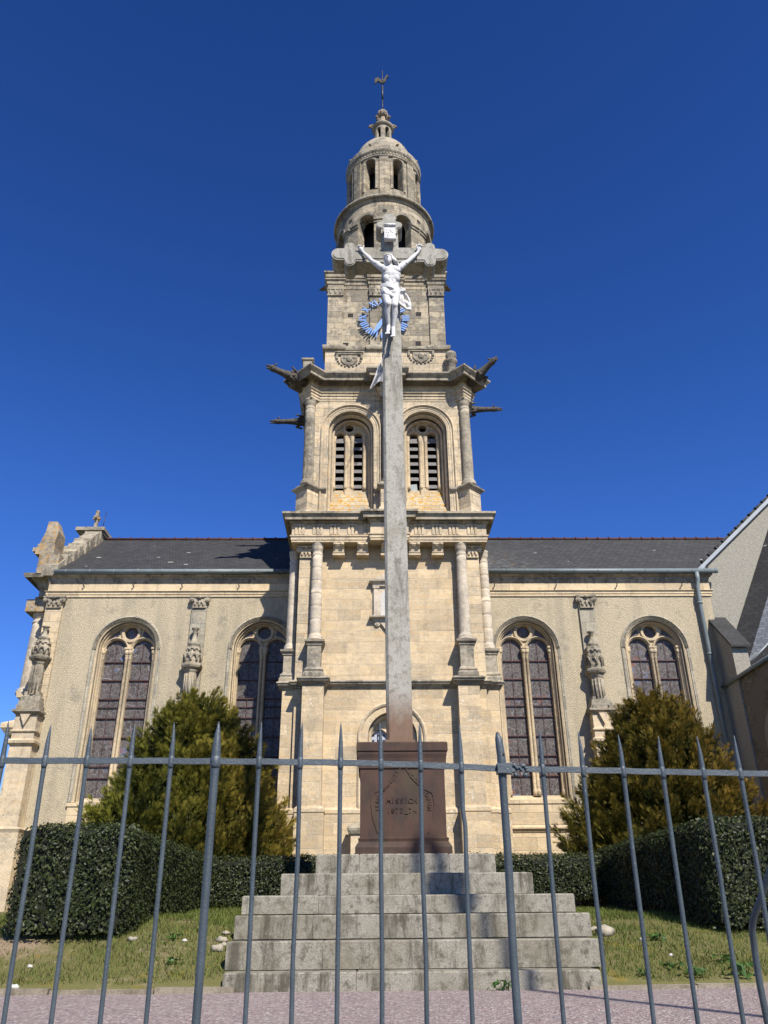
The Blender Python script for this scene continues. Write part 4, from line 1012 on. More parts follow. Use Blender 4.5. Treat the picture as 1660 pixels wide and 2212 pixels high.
# ------------------------------------------------------------------ nave, left and right of the tower
Yw = 26.1
xl = WX(97, 1320, Yw); xr = WX(1531, 1300, Yw)
zn0 = WZ(1291, Yw, 415); zn1 = WZ(1277, Yw - .05, 415); zn2 = WZ(1262, Yw, 415)
Yg = Yw - .24
zg = WZ(1240, Yg, 415); zg2 = WZ(1232, Yg, 415)
Yrd = 29.8; zrd = WZ(1166.5, Yrd, 800)
zbs = WZ(1787, Yw - .1, 1180)
fw = flat(Yw)
zwsp = WZ(1400, Yw, 1134); aw = hoff(1073, 1196, 1400, Yw); awo = hoff(1066, 1210.5, 1400, Yw)
zsill = WZ(1728, Yw, 1150)
wcs = [WX(274.5, 1400, Yw), WX(567.5, 1400, Yw), WX(1137, 1400, Yw), WX(1416, 1400, Yw)]
def nave_wall(x0, x1, cs, mat):
    mb = MB(); b = [x0] + [(a + c) / 2 for a, c in zip(cs[:-1], cs[1:])] + [x1]
    for c, lo, hi in zip(cs, b[:-1], b[1:]):
        arch_wall(mb, fw, lo, hi, zbs, zn0 + .05, c, aw, zsill, zwsp, .34, n=24)
    return part(mb, 'nave_wall', mat)
nave_wall(xl, TX - hw + .1, wcs[:2], 'render'); nave_wall(TX + hw - .1, xr + .1, wcs[2:], 'render')
for x0, x1 in ((xl, TX - hw), (TX + hw, xr + .12)):
    mb = MB(); mb.box(x0 - .03, x1, Yw - .09, Yw + .6, -.2, zbs - .02)
    mb.moulding([(x0 - .03, Yw + .6), (x0 - .03, Yw - .09), (x1, Yw - .09)], [(-.05, zbs - .16), (.02, zbs - .15), (.05, zbs - .1), (.10, zbs - .05), (.10, zbs), (-.12, zbs + .09)])
    part(mb, 'nave_plinth', 'ashlar')
    mb = MB(); H = zn1 - zn0; P = [(x0, Yw + 1.0), (x0, Yw), (x1, Yw)] if x0 == xl else [(x0, Yw), (x1, Yw), (x1, Yw + 1)]
    mb.moulding(P, [(-.02, zn0), (.04, zn0 + .01), (.04, zn0 + .4 * H), (.06, zn0 + .44 * H), (.06, zn0 + .78 * H), (.10, zn1 - .02), (.10, zn1), (.02, zn1 + .02), (.02, zn2 + .25), (-.05, zn2 + .25)])
    part(mb, 'nave_frieze', 'ashlar')
    mb = MB()
    if x0 != xl: P = [(x0, Yw), (xr + .05, Yw), (xr + .05, Yw + .1)]
    mb.moulding(P, [(-.02, zn2 - .01), (.03, zn2), (.04, zn2 + .06), (.07, zn2 + .10), (.08, zn2 + .18), (.13, zn2 + .24), (.14, zg - .06), (.2, zg - .03), (.2, zg + .03), (-.05, zg + .04)])
    part(mb, 'nave_cornice', 'trim_grey')
    mb = MB(); xa, xb = (x0 + WX(108, 1232, Yg) - WX(97, 1232, Yg), x1) if x0 == xl else (x0, WX(1551, 1237, Yg))
    mb.tube([(xa, Yg, zg2 - .05), (xb, Yg, zg2 - .05)], .085, 12)
    k = xa + .4
    while k < xb: mb.tube([(k - .012, Yg, zg2 - .05), (k + .012, Yg, zg2 - .05)], .095, 12); k += .82
    part(mb, 'gutter', 'zinc')
print('nave', xl, xr, zn0, zn1, zn2, zg, zg2, 'roof', zrd, 'win', zwsp, aw, awo, zsill, wcs)

def nave_window(c, k):
    mb = MB()
    arch_ring(mb, fw, c, aw, zsill, zwsp, [(awo - aw + .03, .005), (awo - aw + .03, -.03), (awo - aw + .0, -.045), (awo - aw - .03, -.03), (.10, -.03), (.095, .0)], 24)
    part(mb, 'window_surround', 'jamb')
    mb = MB()
    arch_ring(mb, fw, c, aw, zsill, zwsp, [(awo - aw, -.03), (awo - aw - .01, -.07), (awo - aw - .03, -.08), (awo - aw - .05, -.03), (awo - aw - .07, -.065), (.09, -.06), (.07, -.02), (.05, -.05), (.045, .03), (0, .05)], 24, legs=False)
    part(mb, 'window_hood', 'jamb'); mb = MB()
    arch_ring(mb, fw, c, aw, zsill, zwsp, [(.06, .0), (.05, -.025), (.0, .0)], 24)
    arch_ring(mb, flat(Yw + .12), c, aw - .07, zsill, zwsp, [(.08, .06), (.05, -.03), (.02, -.03), (0, .1)], 24)
    arch_ring(mb, flat(Yw + .22), c, aw - .12, zsill, zwsp, [(.08, .06), (.05, -.03), (.02, -.03), (0, .1)], 24)
    mb.add([(c - aw, Yw - .02, zsill - .10), (c + aw, Yw - .02, zsill - .10), (c + aw, Yw + .34, zsill + .16), (c - aw, Yw + .34, zsill + .16)], [(0, 1, 2, 3)])
    part(mb, 'window_mouldings', 'window_stone')
    Yt_ = Yw + .30; ft = flat(Yt_); la = hoff(1083.6, 1128, 1400, Yt_); off = hoff(1105.8, 1162.9, 1400, Yt_)
    zls = WZ(1402, Yt_, 1134); ro = hoff(1115.5, 1144.5, 1366, Yt_); zo = zls + la + ro * .55 + .1
    mb = MB(); zm = zls + la + .02
    for q in (-1, 1):
        lo, hi = (c - aw, c) if q < 0 else (c, c + aw)
        arch_wall(mb, ft, lo, hi, zsill - .1, zm, c + q * off, la, zsill + .14, zls, .10, n=18)
        arch_ring(mb, ft, c + q * off, la, zsill + .14, zls, [(.085, .0), (.075, -.05), (.05, -.06), (.02, -.02), (0, .0)], 18, legs=False)
        for e in (-1, 1):
            x = c + q * off + e * (la + .045)
            mb.lathe([(.075, zsill + .14), (.075, zsill + .3), (.055, zsill + .36), (.05, zls - .34), (.065, zls - .32), (.05, zls - .28), (.06, zls - .26), (.10, zls - .04), (.10, zls + .02)], x, Yt_ - .02, 10)
            mb.ell((x, Yt_ - .06, zls - .10), .085, .07, .10, nu=8, nv=6); mb.box(x - .07 - .012 * (e > 0), x + .07, Yt_ - .13 - .01 * e - .006 * q, Yt_ - .003 - .002 * e - .001 * q, zls - .01 + .004 * e + .002 * q, zls + .05 + .006 * e + .003 * q)
    hole_panel(mb, ft, c - aw, c + aw, zm, zwsp + aw + .03, c, zo, ro, .10, 28)
    ring(mb, ft, c, zo, ro + .045, .06, -.06, .0, 26)
    w = part(mb, 'stained_window', 'window_stone')
    mb = MB(); mb.box(c - aw, c + aw, Yt_ + .10, Yt_ + .12, zsill, zwsp + aw); part(mb, 'glass', 'glass', parent=w)
    for q in (-1, 1):
        mb = MB(); mb.prism([(c + q * u * aw, v) for u, v in ((.40, zo - .08), (.50, zm + .06), (.66, zm + .02), (.80, zm - .08), (.70, zm + .14), (.56, zo + .06), (.44, zo + .16))], Yt_ - .012, Yt_ - .003); part(mb, 'spandrel_glass', 'glass', parent=w)
    for q in (-1, 1):
        mb = MB(); z = zls - .42; j = 0; x0, x1 = c + q * off - la, c + q * off + la
        while z > zsill + .3:
            mb.box(x0, x1, Yt_ + .05, Yt_ + .09, z, z + .032)
            if j % 3 == 2: mb.box(x0, x1, Yt_ + .05, Yt_ + .08, z - .26, z - .24)
            z -= .62; j += 1
        mb.box(c + q * off - .006, c + q * off + .006, Yt_ + .051, Yt_ + .062, zsill + .14, zls + la * .95)
        part(mb, 'saddle_bars', 'iron_dark', parent=w)
    mb = MB(); mb.box(c - aw - .1, c + aw + .1, Yt_ + .4, Yt_ + .45, zsill - .2, zwsp + aw + .1); part(mb, 'dark_back', 'inner_shade')  # backing sheet whose dark colour plays the unlit nave
    mb = MB(); mb.box(c - awo, c + awo, Yw - .05, Yw - .003, zbs + .05, zsill - .12); mb.box(c - awo - .03, c + awo + .03, Yw - .08, Yw - .003, zsill - .12, zsill - .02)
    part(mb, 'sill_panel', 'ashlar')
for k, c in enumerate(wcs): nave_window(c, k)

# pilasters with capitals and hexagonal pinnacle buttresses
def pinnacle(cx, Y, zt, zc, zn, zs, zb, lab=None, sc=1.0):
    """zt finial tip, zc top of the canopy, zn foot of the canopy, zs foot of the shaft, zb the bracket slab"""
    mb = MB(); a0 = R(30)
    y = Y - .16
    H = zt - zc
    mb.lathe([(.20, zc - .02), (.19, zc + .04), (.20, zc + .06), (.12, zc + .2 * H), (.07, zc + .45 * H), (.06, zc + .62 * H), (.085, zc + .66 * H), (.085, zc + .8 * H), (.13, zc + .86 * H), (.13, zc + .9 * H), (.0, zt)], cx, y, 12)
    Hn = zc - zn
    mb.lathe([(.33, zn), (.36, zn + .06), (.36, zn + .12), (.27, zn + .16), (.285, zn + .3 * Hn), (.265, zn + .62 * Hn), (.22, zn + .76 * Hn), (.27, zn + .82 * Hn), (.24, zn + .88 * Hn), (.24, zc - .04), (.15, zc)], cx, y, 6, False, a0)
    for k in range(4):
        t = math.pi + R(30 + 40 * k); mb.tube([(cx + .29 * math.cos(t + q_), y + .29 * math.sin(t + q_), zn + (.22 + .36 * math.cos(q_ * 3.4)) * Hn) for q_ in (-.42, -.3, -.15, 0, .15, .3, .42)], .025, 6)
        mb.ell((cx + .22 * math.cos(t), y + .22 * math.sin(t), zn + .78 * Hn), .05, .05, .06, nu=8, nv=5)
    mb.lathe([(.20, zs - .05), (.20, zn - .16), (.23, zn - .12), (.25, zn - .05), (.33, zn)], cx, y, 6, False, a0)
    for k in range(5):
        t = math.pi + R(30 * (k + .5) + 15); mb.tube([(cx + .2 * math.cos(t), y + .2 * math.sin(t), zs), (cx + .2 * math.cos(t), y + .2 * math.sin(t), zn - .2)], .022, 6)
    Hs = zs - zb
    for k, (w, d) in enumerate(((.24, .30), (.30, .36), (.33, .42), (.36, .46))):
        mb.box(cx - w, cx + w, Y - d, Y - .003, zb + .1 + Hs * (3 - k) / 4.4, zb + .1 + Hs * (4 - k) / 4.4 - (.012 if k else 0))
    for s in (-1, 1): mb.box(cx + s * .25 - .06, cx + s * .25 + .06, Y - .52, Y - .46, zb + .1, zb + .1 + Hs * .2)
    mb.moulding([(cx - .33, Y), (cx - .33, Y - .42), (cx + .33, Y - .42), (cx + .33, Y)], [(-.1, zb - .06), (.02, zb - .05), (.08, zb), (.11, zb + .02), (.11, zb + .09), (-.1, zb + .12)])
    n = part(mb, 'pinnacle_buttress', 'trim_grey', lab)
    mb = MB(); mb.box(cx - .34, cx + .34, Y - .40, Y - .003, .0, zb - .06)
    mb.prism([(cx - .16, zb - .06), (cx, zb - .42), (cx + .16, zb - .06)], Y - .5, Y - .40)
    mb.moulding([(cx - .34, Y), (cx - .34, Y - .4), (cx + .34, Y - .4), (cx + .34, Y)], [(-.02, zb - .62), (.05, zb - .58), (.05, zb - .54), (-.02, zb - .5)])
    mb.moulding([(cx - .34, Y), (cx - .34, Y - .4), (cx + .34, Y - .4), (cx + .34, Y)], [(-.02, zb - 1.02), (.09, zb - .94), (.10, zb - .86), (-.02, zb - .78)])
    mb.moulding([(cx - .34, Y), (cx - .34, Y - .4), (cx + .34, Y - .4), (cx + .34, Y)], [(-.02, -.1), (.12, -.1), (.12, zbs - .1), (.16, zbs), (-.02, zbs + .08)])
    for x in (-.12, .12): mb.box(cx + x - .02, cx + x + .02, Y - .415, Y - .40, zbs + .4, zb - 1.3)
    part(mb, 'buttress', 'trim', parent=n)
    return n
for pl, pr, px0, tp in ((98, 134, 117, 'l'), (414.5, 447, 432, 'm'), (1252, 1285, 1268, 'r')):
    x0, x1 = WX(pl, 1318, Yw - .08), WX(pr, 1318, Yw - .08)
    mb = MB(); mb.box(x0, x1, Yw - .09, Yw - .004, zbs, zn0)
    p = part(mb, 'pilaster', 'jamb' if tp != 'l' else 'ashlar')
    capital((x0 + x1) / 2, Yw - .10, WZ(1314, Yw - .1, px0), zn0 - .004, x1 - x0 - .06, p, 'trim_grey', .09)
    cx = (x0 + x1) / 2 - .02
    Yp = Yw - .09
    if tp == 'r': pinnacle(WX(1277, 1365, Yp - .2), Yp, WZ(1361, Yp - .2, 1270), WZ(1396, Yp - .2, 1270), WZ(1454, Yp - .3, 1270), WZ(1508, Yp - .3, 1270), WZ(1537, Yp - .4, 1270))
    if tp == 'm': pinnacle(cx, Yp, WZ(1353, Yp - .2, 420), WZ(1395, Yp - .2, 420), WZ(1442, Yp - .3, 420), WZ(1500, Yp - .3, 420), WZ(1545, Yp - .4, 420))
    if tp == 'l': pinnacle(cx - .05, Yp, WZ(1350, Yp - .2, 100), WZ(1382, Yp - .2, 100), WZ(1425, Yp - .3, 95), WZ(1497, Yp - .3, 80), WZ(1540, Yp - .4, 70))

# iron hooks along the frieze
mb = MB()
for px in (182, 289, 394, 517, 1068, 1201, 1332, 1472):
    x, z = W(px, 1268, Yw - .03); mb = MB(); mb.tube([(x, Yw + .0, z), (x, Yw - .14, z + .02), (x, Yw - .14, z + .09)], .018, 6); part(mb, 'hook', 'black_iron')

# west end seen in profile: end wall, column, heavy capital, entablature return
Yn2 = 2 * Yrd - Yw
mb = MB(); mb.prismx([(Yw + .003, -.2), (Yw + .003, zn2 + .3), (Yrd, zrd), (Yn2, zn2 + .3), (Yn2, -.2)], xl, xl + .5)
part(mb, 'west_wall', 'ashlar')
cxw = WX(77, 1400, Yw + .9)
mb = MB(); mb.lathe(column_prof(.27, WZ(1500, Yw + .8, 50), WZ(1322, Yw + .8, 77)), cxw, Yw + .95, 22)
cw = part(mb, 'column', 'column')
mb = MB(); x0 = WX(57, 1310, Yw + .6); mb.box(x0, xl + .02, Yw + .55, Yw + 1.35, WZ(1322, Yw + .6, 77), WZ(1296, Yw + .6, 77))
mb.box(x0 + .25, xl + .02, Yw + .6, Yw + 1.3, WZ(1296, Yw + .6, 77), WZ(1290, Yw + .6, 77)); part(mb, 'capital_block', 'trim_lichen', parent=cw)
mb = MB(); x0 = WX(22, 1560, Yw + .5)
mb.box(WX(38, 1540, Yw + .5), xl - .0, Yw + .5, Yw + 1.4, WZ(1800, Yw + .5, 30) - 1.2, WZ(1505, Yw + .5, 40))
mb.moulding([(WX(38, 1540, Yw + .5), Yw + 1.4), (WX(38, 1540, Yw + .5), Yw + .5), (xl, Yw + .5)], [(-.02, WZ(1515, Yw + .5, 40)), (.1, WZ(1508, Yw + .5, 40)), (.12, WZ(1498, Yw + .5, 40)), (-.1, WZ(1494, Yw + .5, 40))])
mb.moulding([(WX(28, 1580, Yw + .5), Yw + 1.4), (WX(28, 1580, Yw + .5), Yw + .5), (xl, Yw + .5)], [(-.1, WZ(1606, Yw + .5, 20)), (.15, WZ(1590, Yw + .5, 20)), (.3, WZ(1576, Yw + .5, 20)), (.3, WZ(1566, Yw + .5, 20)), (-.2, WZ(1548, Yw + .5, 20))])
part(mb, 'column_pedestal', 'trim', parent=cw)
mb = MB(); x0 = WX(86, 1275, Yw + .4)
mb.box(x0, xl + .02, Yw + .4, Yw + 1.5, WZ(1292, Yw + .5, 80), zg - .1)
mb.moulding([(x0, Yw + 1.5), (x0, Yw + .4), (xl - .0, Yw + .4)], [(-.02, zn2 - .1), (.06, zn2), (.12, zn2 + .12), (.34, zn2 + .4), (.42, zg - .02), (.48, zg + .12), (-.1, zg + .16)])
part(mb, 'entablature_return', 'trim_grey')

# roofs
def slope(x0, x1, mat, nm='nave_roof', xe=None):
    xe = x1 if xe is None else xe
    mb = MB(); y0, z0 = Yg + .02, zg2 + .0
    t = .06
    mb.add([(x0, y0, z0), (xe, y0, z0), (x1, Yrd, zrd), (x0, Yrd, zrd), (x0, y0, z0 - t), (xe, y0, z0 - t), (x1, Yrd, zrd - t), (x0, Yrd, zrd - t)],
           [(0, 1, 2, 3), (7, 6, 5, 4), (0, 4, 5, 1), (1, 5, 6, 2), (3, 2, 6, 7), (0, 3, 7, 4)])
    yb = 2 * Yrd - y0
    mb.add([(x0, yb, z0), (x1, yb, z0), (x1, Yrd, zrd - .002), (x0, Yrd, zrd - .002)], [(3, 2, 1, 0)])
    return part(mb, nm, mat)
xgl = WX(135, 1222, Yw)
xR = WX(1572, 1168, Yrd) + .3
r1 = slope(xgl - .1, TX, 'slate'); r2 = slope(TX + .002, xR, 'slate_r', xe=WX(1524, 1229, Yg))
for x0, x1, rr in ((xgl + .1, TX - hw, r1), (TX + hw, xR, r2)):
    mb = MB(); mb.tube([(x0, Yrd, zrd + .02), (x1, Yrd, zrd + .02)], .07, 8)
    k = x0
    while k < x1: mb.tube([(k, Yrd, zrd + .03), (k + .05, Yrd, zrd + .03)], .095, 8); k += .45
    part(mb, 'ridge_tiles', 'ridge', parent=rr)
# stepped gable parapet on the west end
mb = MB(); xg0, xg1 = xgl - .62, xgl - .08
mb.prismx([(Yg + .1, zg - .05), (Yg + .1, zg + .4), (Yrd - .5, zrd + .12), (Yrd + .5, zrd + .12), (Yn2 + .5, zg + .4), (Yn2 + .5, zg - .05)], xg0, xg1)
gab = part(mb, 'gable_parapet', 'trim_grey')
mb = MB()
for k in range(7):
    t0, t1 = k / 7, (k + 1) / 7
    y0 = Yg + .6 + (Yrd - Yg - .6) * t0; y1 = Yg + .6 + (Yrd - Yg - .6) * t1; z = zg + .42 + (zrd - zg - .45) * (t0 + .11)
    mb.box(xg0 - .06, xg1 + .06 + .05 * (k % 2), y0 + .01, y1 - .01, z - .45, z + .30 - .05 * (k % 2))
part(mb, 'gable_steps', 'trim_grey', parent=gab)
mb = MB(); mb.box(xg0 - .25, xg1 + .12, Yrd - .35, Yrd + .35, zrd + .1, zrd + .22); mb.box(xg0 - .45, xg1 + .16, Yrd - .5, Yrd + .5, zrd + .22, zrd + .36)
part(mb, 'gable_cap', 'trim_grey', parent=gab)
xx = xg0 + .15; zz = zrd + .36
mb = MB(); mb.lathe([(.2, zz), (.17, zz + .12), (.08, zz + .22), (.06, zz + .28)], xx, Yrd, 10); mb.box(xx - .06, xx + .06, Yrd - .06, Yrd + .06, zz + .25, zz + .88)
mb.box(xx - .05, xx + .05, Yrd - .22, Yrd + .22, zz + .56, zz + .66); mb.box(xx - .15, xx - .06, Yrd - .04, Yrd + .04, zz + .57, zz + .65); mb.box(xx + .06, xx + .15, Yrd - .04, Yrd + .04, zz + .57, zz + .65)
mb.ell((xx, Yrd, zz + .9), .08, .08, .08); mb.ell((xx, Yrd, zz + .61), .09, .09, .09)
part(mb, 'gable_cross', 'trim_lichen', parent=gab)
mb = MB(); mb.tube([(xx + .35, Yrd - .2, zz - .1), (xx + .42, Yrd - .2, zz + .8)], .015, 6); part(mb, 'lightning_rod', 'black_iron', parent=gab)
mb = MB(); y0, y1 = Yg + .15, Yg + 1.25; sh = -.22
zA, zB, zC, zD = zg + .1, WZ(1198, Yw, 105), WZ(1175, Yw, 110), WZ(1120, Yw, 118)
mb.box(WX(81, 1225, Yw - .3) + sh * .5, WX(126, 1225, Yw - .3) + sh * .5, y0, y1 + .3, zA, zB)
a, b = WX(91, 1190, Yw) + sh, WX(131, 1190, Yw) + sh
mb.hexa([(a, y0 + .05, zB), (b, y0 + .05, zB), (b, y1, zB), (a, y1, zB)], [(a + .02, y0 + .1, zC), (b - .02, y0 + .1, zC), (b - .02, y1, zC), (a + .02, y1, zC)])
a2, b2 = WX(113, 1124, Yw) + sh, WX(135, 1124, Yw) + sh
zm = zC + .55 * (zD - zC)
mb.hexa([(a + .06, y0 + .12, zC), (b - .06, y0 + .12, zC), (b - .06, y1 - .1, zC), (a + .06, y1 - .1, zC)], [(a + .18, y0 + .2, zm), (b - .02, y0 + .2, zm), (b - .02, y1 - .2, zm), (a + .18, y1 - .2, zm)])
mb.hexa([(a + .18, y0 + .2, zm), (b - .02, y0 + .2, zm), (b - .02, y1 - .2, zm), (a + .18, y1 - .2, zm)], [(a2, y0 + .35, zD), (b2 - .05, y0 + .35, zD), (b2 - .05, y1 - .35, zD), (a2, y1 - .35, zD)])
mb.box(a - .35, a + .1, y0 + .6, y1 + .3, zB + .35, zB + .5)
part(mb, 'gable_pinnacle', 'trim_lichen', 'stumpy lichened pinnacle at the west gable foot', gab)

# ---- gabled transept and its apse on the right
Yq2 = Yw + .12
xa0, za_ = W(1519, 1228, Yw - .2); xa1, za2_ = W(1664, 1083, Yw - .2)
sl_ = (za2_ - za_) / (xa1 - xa0); xap = xa0 + 6.2; zap = za_ + sl_ * 6.2
x_in = xr + .02
mb = MB(); mb.prism([(x_in, -.2), (x_in, za_ + sl_ * (x_in - xa0)), (xap, zap), (2 * xap - x_in, za_ + sl_ * (x_in - xa0)), (2 * xap - x_in, -.2)], Yq2, Yq2 + .5)
tw = part(mb, 'transept_gable', 'render_grey')
for s in (0, 1):
    X = (lambda x: x) if s == 0 else (lambda x: 2 * xap - x)
    nx, nz_ = -sl_ / math.hypot(sl_, 1), 1 / math.hypot(sl_, 1)
    mb = MB()
    mb.prism([(X(xa0), za_), (X(xa0 + nx * .12), za_ + nz_ * .12), (X(xap), zap + .17), (X(xap), zap)], Yq2 - .14, Yq2 + .35)
    part(mb, 'verge', 'flashing', parent=tw)
    mb = MB()
    mb.prism([(X(xa0), za_ + .03), (X(xa0 + nx * .12), za_ + nz_ * .12 + .03), (X(xap), zap + .2), (X(xap), zap + .03)], Yq2 + .352, Yq2 + 9)
    part(mb, 'transept_roof', 'slate', parent=tw)
    mb = MB(); k = 0
    L = math.hypot(xap - xa0, zap - za_)
    while k < L - .3:
        t = k / L; p = (X(xa0 + (xap - xa0) * t + nx * .16), Yq2 + .1, za_ + (zap - za_) * t + nz_ * .16); q_ = (X(xa0 + (xap - xa0) * (t + .34 / L) + nx * .16), Yq2 + .1, za_ + (zap - za_) * (t + .34 / L) + nz_ * .16)
        mb.tube([p, q_], .06, 7); mb.tube([p, tuple(Vector(p).lerp(Vector(q_), .2))], .085, 7); k += .4
    part(mb, 'verge_tiles', 'slate', parent=tw)
mb = MB(); p0 = Vector((WX(1514, 1229, Yg), Yg + .05, zg2 + .06)); p1 = Vector((WX(1570, 1168, Yrd), Yrd, zrd + .08))
e = Vector((.16, 0, 0)); mb.hexa([p0 - e * .2, p0 + e, p1 + e, p1 - e * .2], [p0 - e * .2 + Vector((0, 0, .03)), p0 + e + Vector((0, 0, .03)), p1 + e + Vector((0, 0, .03)), p1 - e * .2 + Vector((0, 0, .03))])
part(mb, 'valley_flashing', 'flashing', parent=r2)
# apse
zev = WZ(1487, Yq2, 1562); xw = WX(1557, 1487, Yq2) + .12
pl = [(xw, Yq2), (xw, Yq2 - 4.2), (xw + 1.7, Yq2 - 5.8), (xw + 4.6, Yq2 - 5.8), (xw + 6.3, Yq2 - 4.2), (xw + 6.3, Yq2)]
apx = xw + 3.1; apz = zev + 7.2
mb = MB()
for (p, q) in zip(pl[:-1], pl[1:]):
    mb.add([(*p, -.2), (*q, -.2), (*q, zev), (*p, zev)], [(0, 1, 2, 3)])
aps = part(mb, 'apse_wall', 'rubble')
for (p, q) in zip(pl[:-1], pl[1:]):
    mb = MB(); mb.tube([(p[0] - .1, p[1], zev), (q[0] - .1, q[1], zev)], .06, 10); part(mb, 'gutter', 'zinc', parent=aps)
Y1_, Y2_ = Yq2 - .02, Yq2 - .62
def P3(px, py, Y): x, z = W(px, py, Y); return (x, Y, z)
A_, B_, C_ = P3(1558, 1467, Y1_), P3(1614, 1441, Y2_), P3(1662, 1390, Y2_ - .3)
At, Bt = P3(1800, 700, Y1_), P3(1836, 700, Y2_)
D_ = (C_[0] + 3.6, C_[1], C_[2]); Dt = (Bt[0] + 2.4, Y2_ - .05, Bt[2])
mb = MB(); mb.add([A_, B_, Bt, At], [(0, 1, 2, 3)]); part(mb, 'spire_slope', 'slate', parent=aps)
mb = MB(); mb.add([B_, C_, D_, Dt, Bt], [(0, 1, 2, 3, 4)]); part(mb, 'spire_slope', 'slate_new', parent=aps)
E_ = (D_[0] + 1.2, Y1_, A_[2]); Et = (Dt[0] + .6, Y1_, Dt[2])
mb = MB(); mb.add([D_, E_, Et, Dt], [(0, 1, 2, 3)]); mb.add([At, Bt, Dt, Et], [(0, 1, 2, 3)]); part(mb, 'spire_slope', 'slate', parent=aps)
low = [(x + (-.1 if k < 2 else 0), y - (.02 if k in (0, 5) else .1), ) for k, (x, y) in enumerate(pl)]
top_ = [A_, B_, C_, D_, E_, E_]
mb = MB()
for k in range(5):
    p, q, r, t = low[k], low[k + 1], top_[min(k + 1, 4)], top_[k]
    mb.add([(*p, zev - .02), (*q, zev - .02), r, t], [(0, 1, 2), (0, 2, 3)])
part(mb, 'apse_roof', 'slate', parent=aps)
mb = MB(); mb.tube([B_, C_], .04, 6); part(mb, 'flashing', 'flashing', parent=aps)
# apse window in the side wall
fs = lambda u, v, w: (xw - .01 + w, u, v)
yc = Yq2 - 2.95; zs_ = 5.3
mb = MB(); mb.add([fs(u, v, -.0) for u, v in [(yc - .5, 2.4)] + arch_pts(yc, .5, zs_, 14) + [(yc + .5, 2.4)]], [tuple(range(17))]); aw_ = part(mb, 'apse_window', 'inner_shade', parent=aps)
mb = MB(); arch_ring(mb, fs, yc, .5, 2.4, zs_, [(.24, .0), (.24, -.04), (.02, -.05), (0, .0)], 14)
part(mb, 'window_arch', 'jamb', parent=aps)
mb = MB()
for v in (3.2, 4.0, 4.8, 5.4): mb.box(xw - .05, xw - .03, yc - .5, yc + .5, v, v + .02)
for u in (-.2, .2): mb.box(xw - .05, xw - .03, yc + u, yc + u + .02, 2.4, 5.6)
part(mb, 'window_bars', 'black_iron', parent=aps)
# sloping buttress against the gable
bx0 = WX(1536, 1345, Yq2 - .1); zbt = WZ(1340, Yq2, 1540); Yf_ = Yq2 - 1.25
bx1 = bx0 + .50; zbf = WZ(1392, Yf_, 1590)
mb = MB()
mb.hexa([(bx0, Yf_, 0), (bx1, Yf_, 0), (bx1, Yq2, 0), (bx0, Yq2, 0)], [(bx0, Yf_, zbf), (bx1, Yf_, zbf), (bx1, Yq2 - .003, zbt), (bx0, Yq2 - .003, zbt)])
bt = part(mb, 'transept_buttress', 'render_grey')
mb = MB(); e = .07
mb.hexa([(bx0 - e, Yf_ - .15, zbf - .12), (bx1 + e, Yf_ - .15, zbf - .12), (bx1 + e, Yq2 - .003, zbt + .0), (bx0 - e, Yq2 - .003, zbt + .0)],
        [(bx0 - e, Yf_ - .15, zbf - .04), (bx1 + e, Yf_ - .15, zbf - .04), (bx1 + e, Yq2 - .003, zbt + .1), (bx0 - e, Yq2 - .003, zbt + .1)])
part(mb, 'buttress_cap', 'slate', parent=bt)
# downpipe with swan neck
mb = MB(); xd = WX(1507, 1245, Yg); zt0 = zg2 - .1
P = [(xd, Yg, zt0), (xd, Yg, zt0 - .25), (xd - .02, Yg + .1, zt0 - .5), (xd - .05, Yw - .2, zt0 - .85), (xd - .05, Yw - .14, zt0 - 1.1), (xd - .05, Yw - .14, .3)]
mb.tube(P, .075, 10)
for z in (zt0 - 1.1, zt0 - 2.9, zt0 - 4.7): mb.tube([(xd - .05, Yw - .14, z - .03), (xd - .05, Yw - .14, z + .03)], .095, 10)
part(mb, 'downpipe', 'zinc')

# ------------------------------------------------------------------ ground
def ground(name, x0, x1, ys, zf, mat, nx=40):
    xs = np.linspace(x0, x1, nx); vs = [(x, y, zf(x, y)) for y in ys for x in xs]
    mb = MB(); mb.add(vs, [(j * nx + i, j * nx + i + 1, (j + 1) * nx + i + 1, (j + 1) * nx + i) for j in range(len(ys) - 1) for i in range(nx - 1)], True)
    o = mb.build(name, M[mat]); o['kind'] = 'structure'; return o
YB0 = 10.72      # foot of the bank
def bank(x, y):
    t = (y - YB0)
    pts = [(-9, .05), (0, .05), (.9, .33), (1.6, .55), (3.3, .74), (6.4, .88), (9, .92), (400, .92)]
    for (a, b), (c, d) in zip(pts[:-1], pts[1:]):
        if t <= c: z = b + (d - b) * (t - a) / (c - a); break
    return z + .025 * math.sin(x * 1.7 + y) + .02 * math.sin(3.1 * x - 2.3 * y)
SX0, SX1 = WX(486, 2110, 10.65) + .2, WX(1296, 2110, 10.65) - .2
ys = np.concatenate([[YB0 - .02], np.linspace(YB0, 17.4, 34), np.linspace(18, 60, 8)])
ground('lawn_bank', -45, 45, ys, lambda x, y: -.12 if y < YB0 else bank(x, y), 'soil', 260)
ground('gravel_yard', -60, 60, np.linspace(2.55, YB0 + .3, 14), lambda x, y: .004 * math.sin(x * 2 + y) - .004, 'gravel', 60)
ground('street', -400, 400, np.array([-300, -20, -4, 0, 2.4]), lambda x, y: -.85, 'asphalt', 10)
ground('field', -500, 500, np.array([59.5, 120, 600]), lambda x, y: .8 if y < 100 else .5, 'soil', 10)
mb = MB(); random.seed(3)
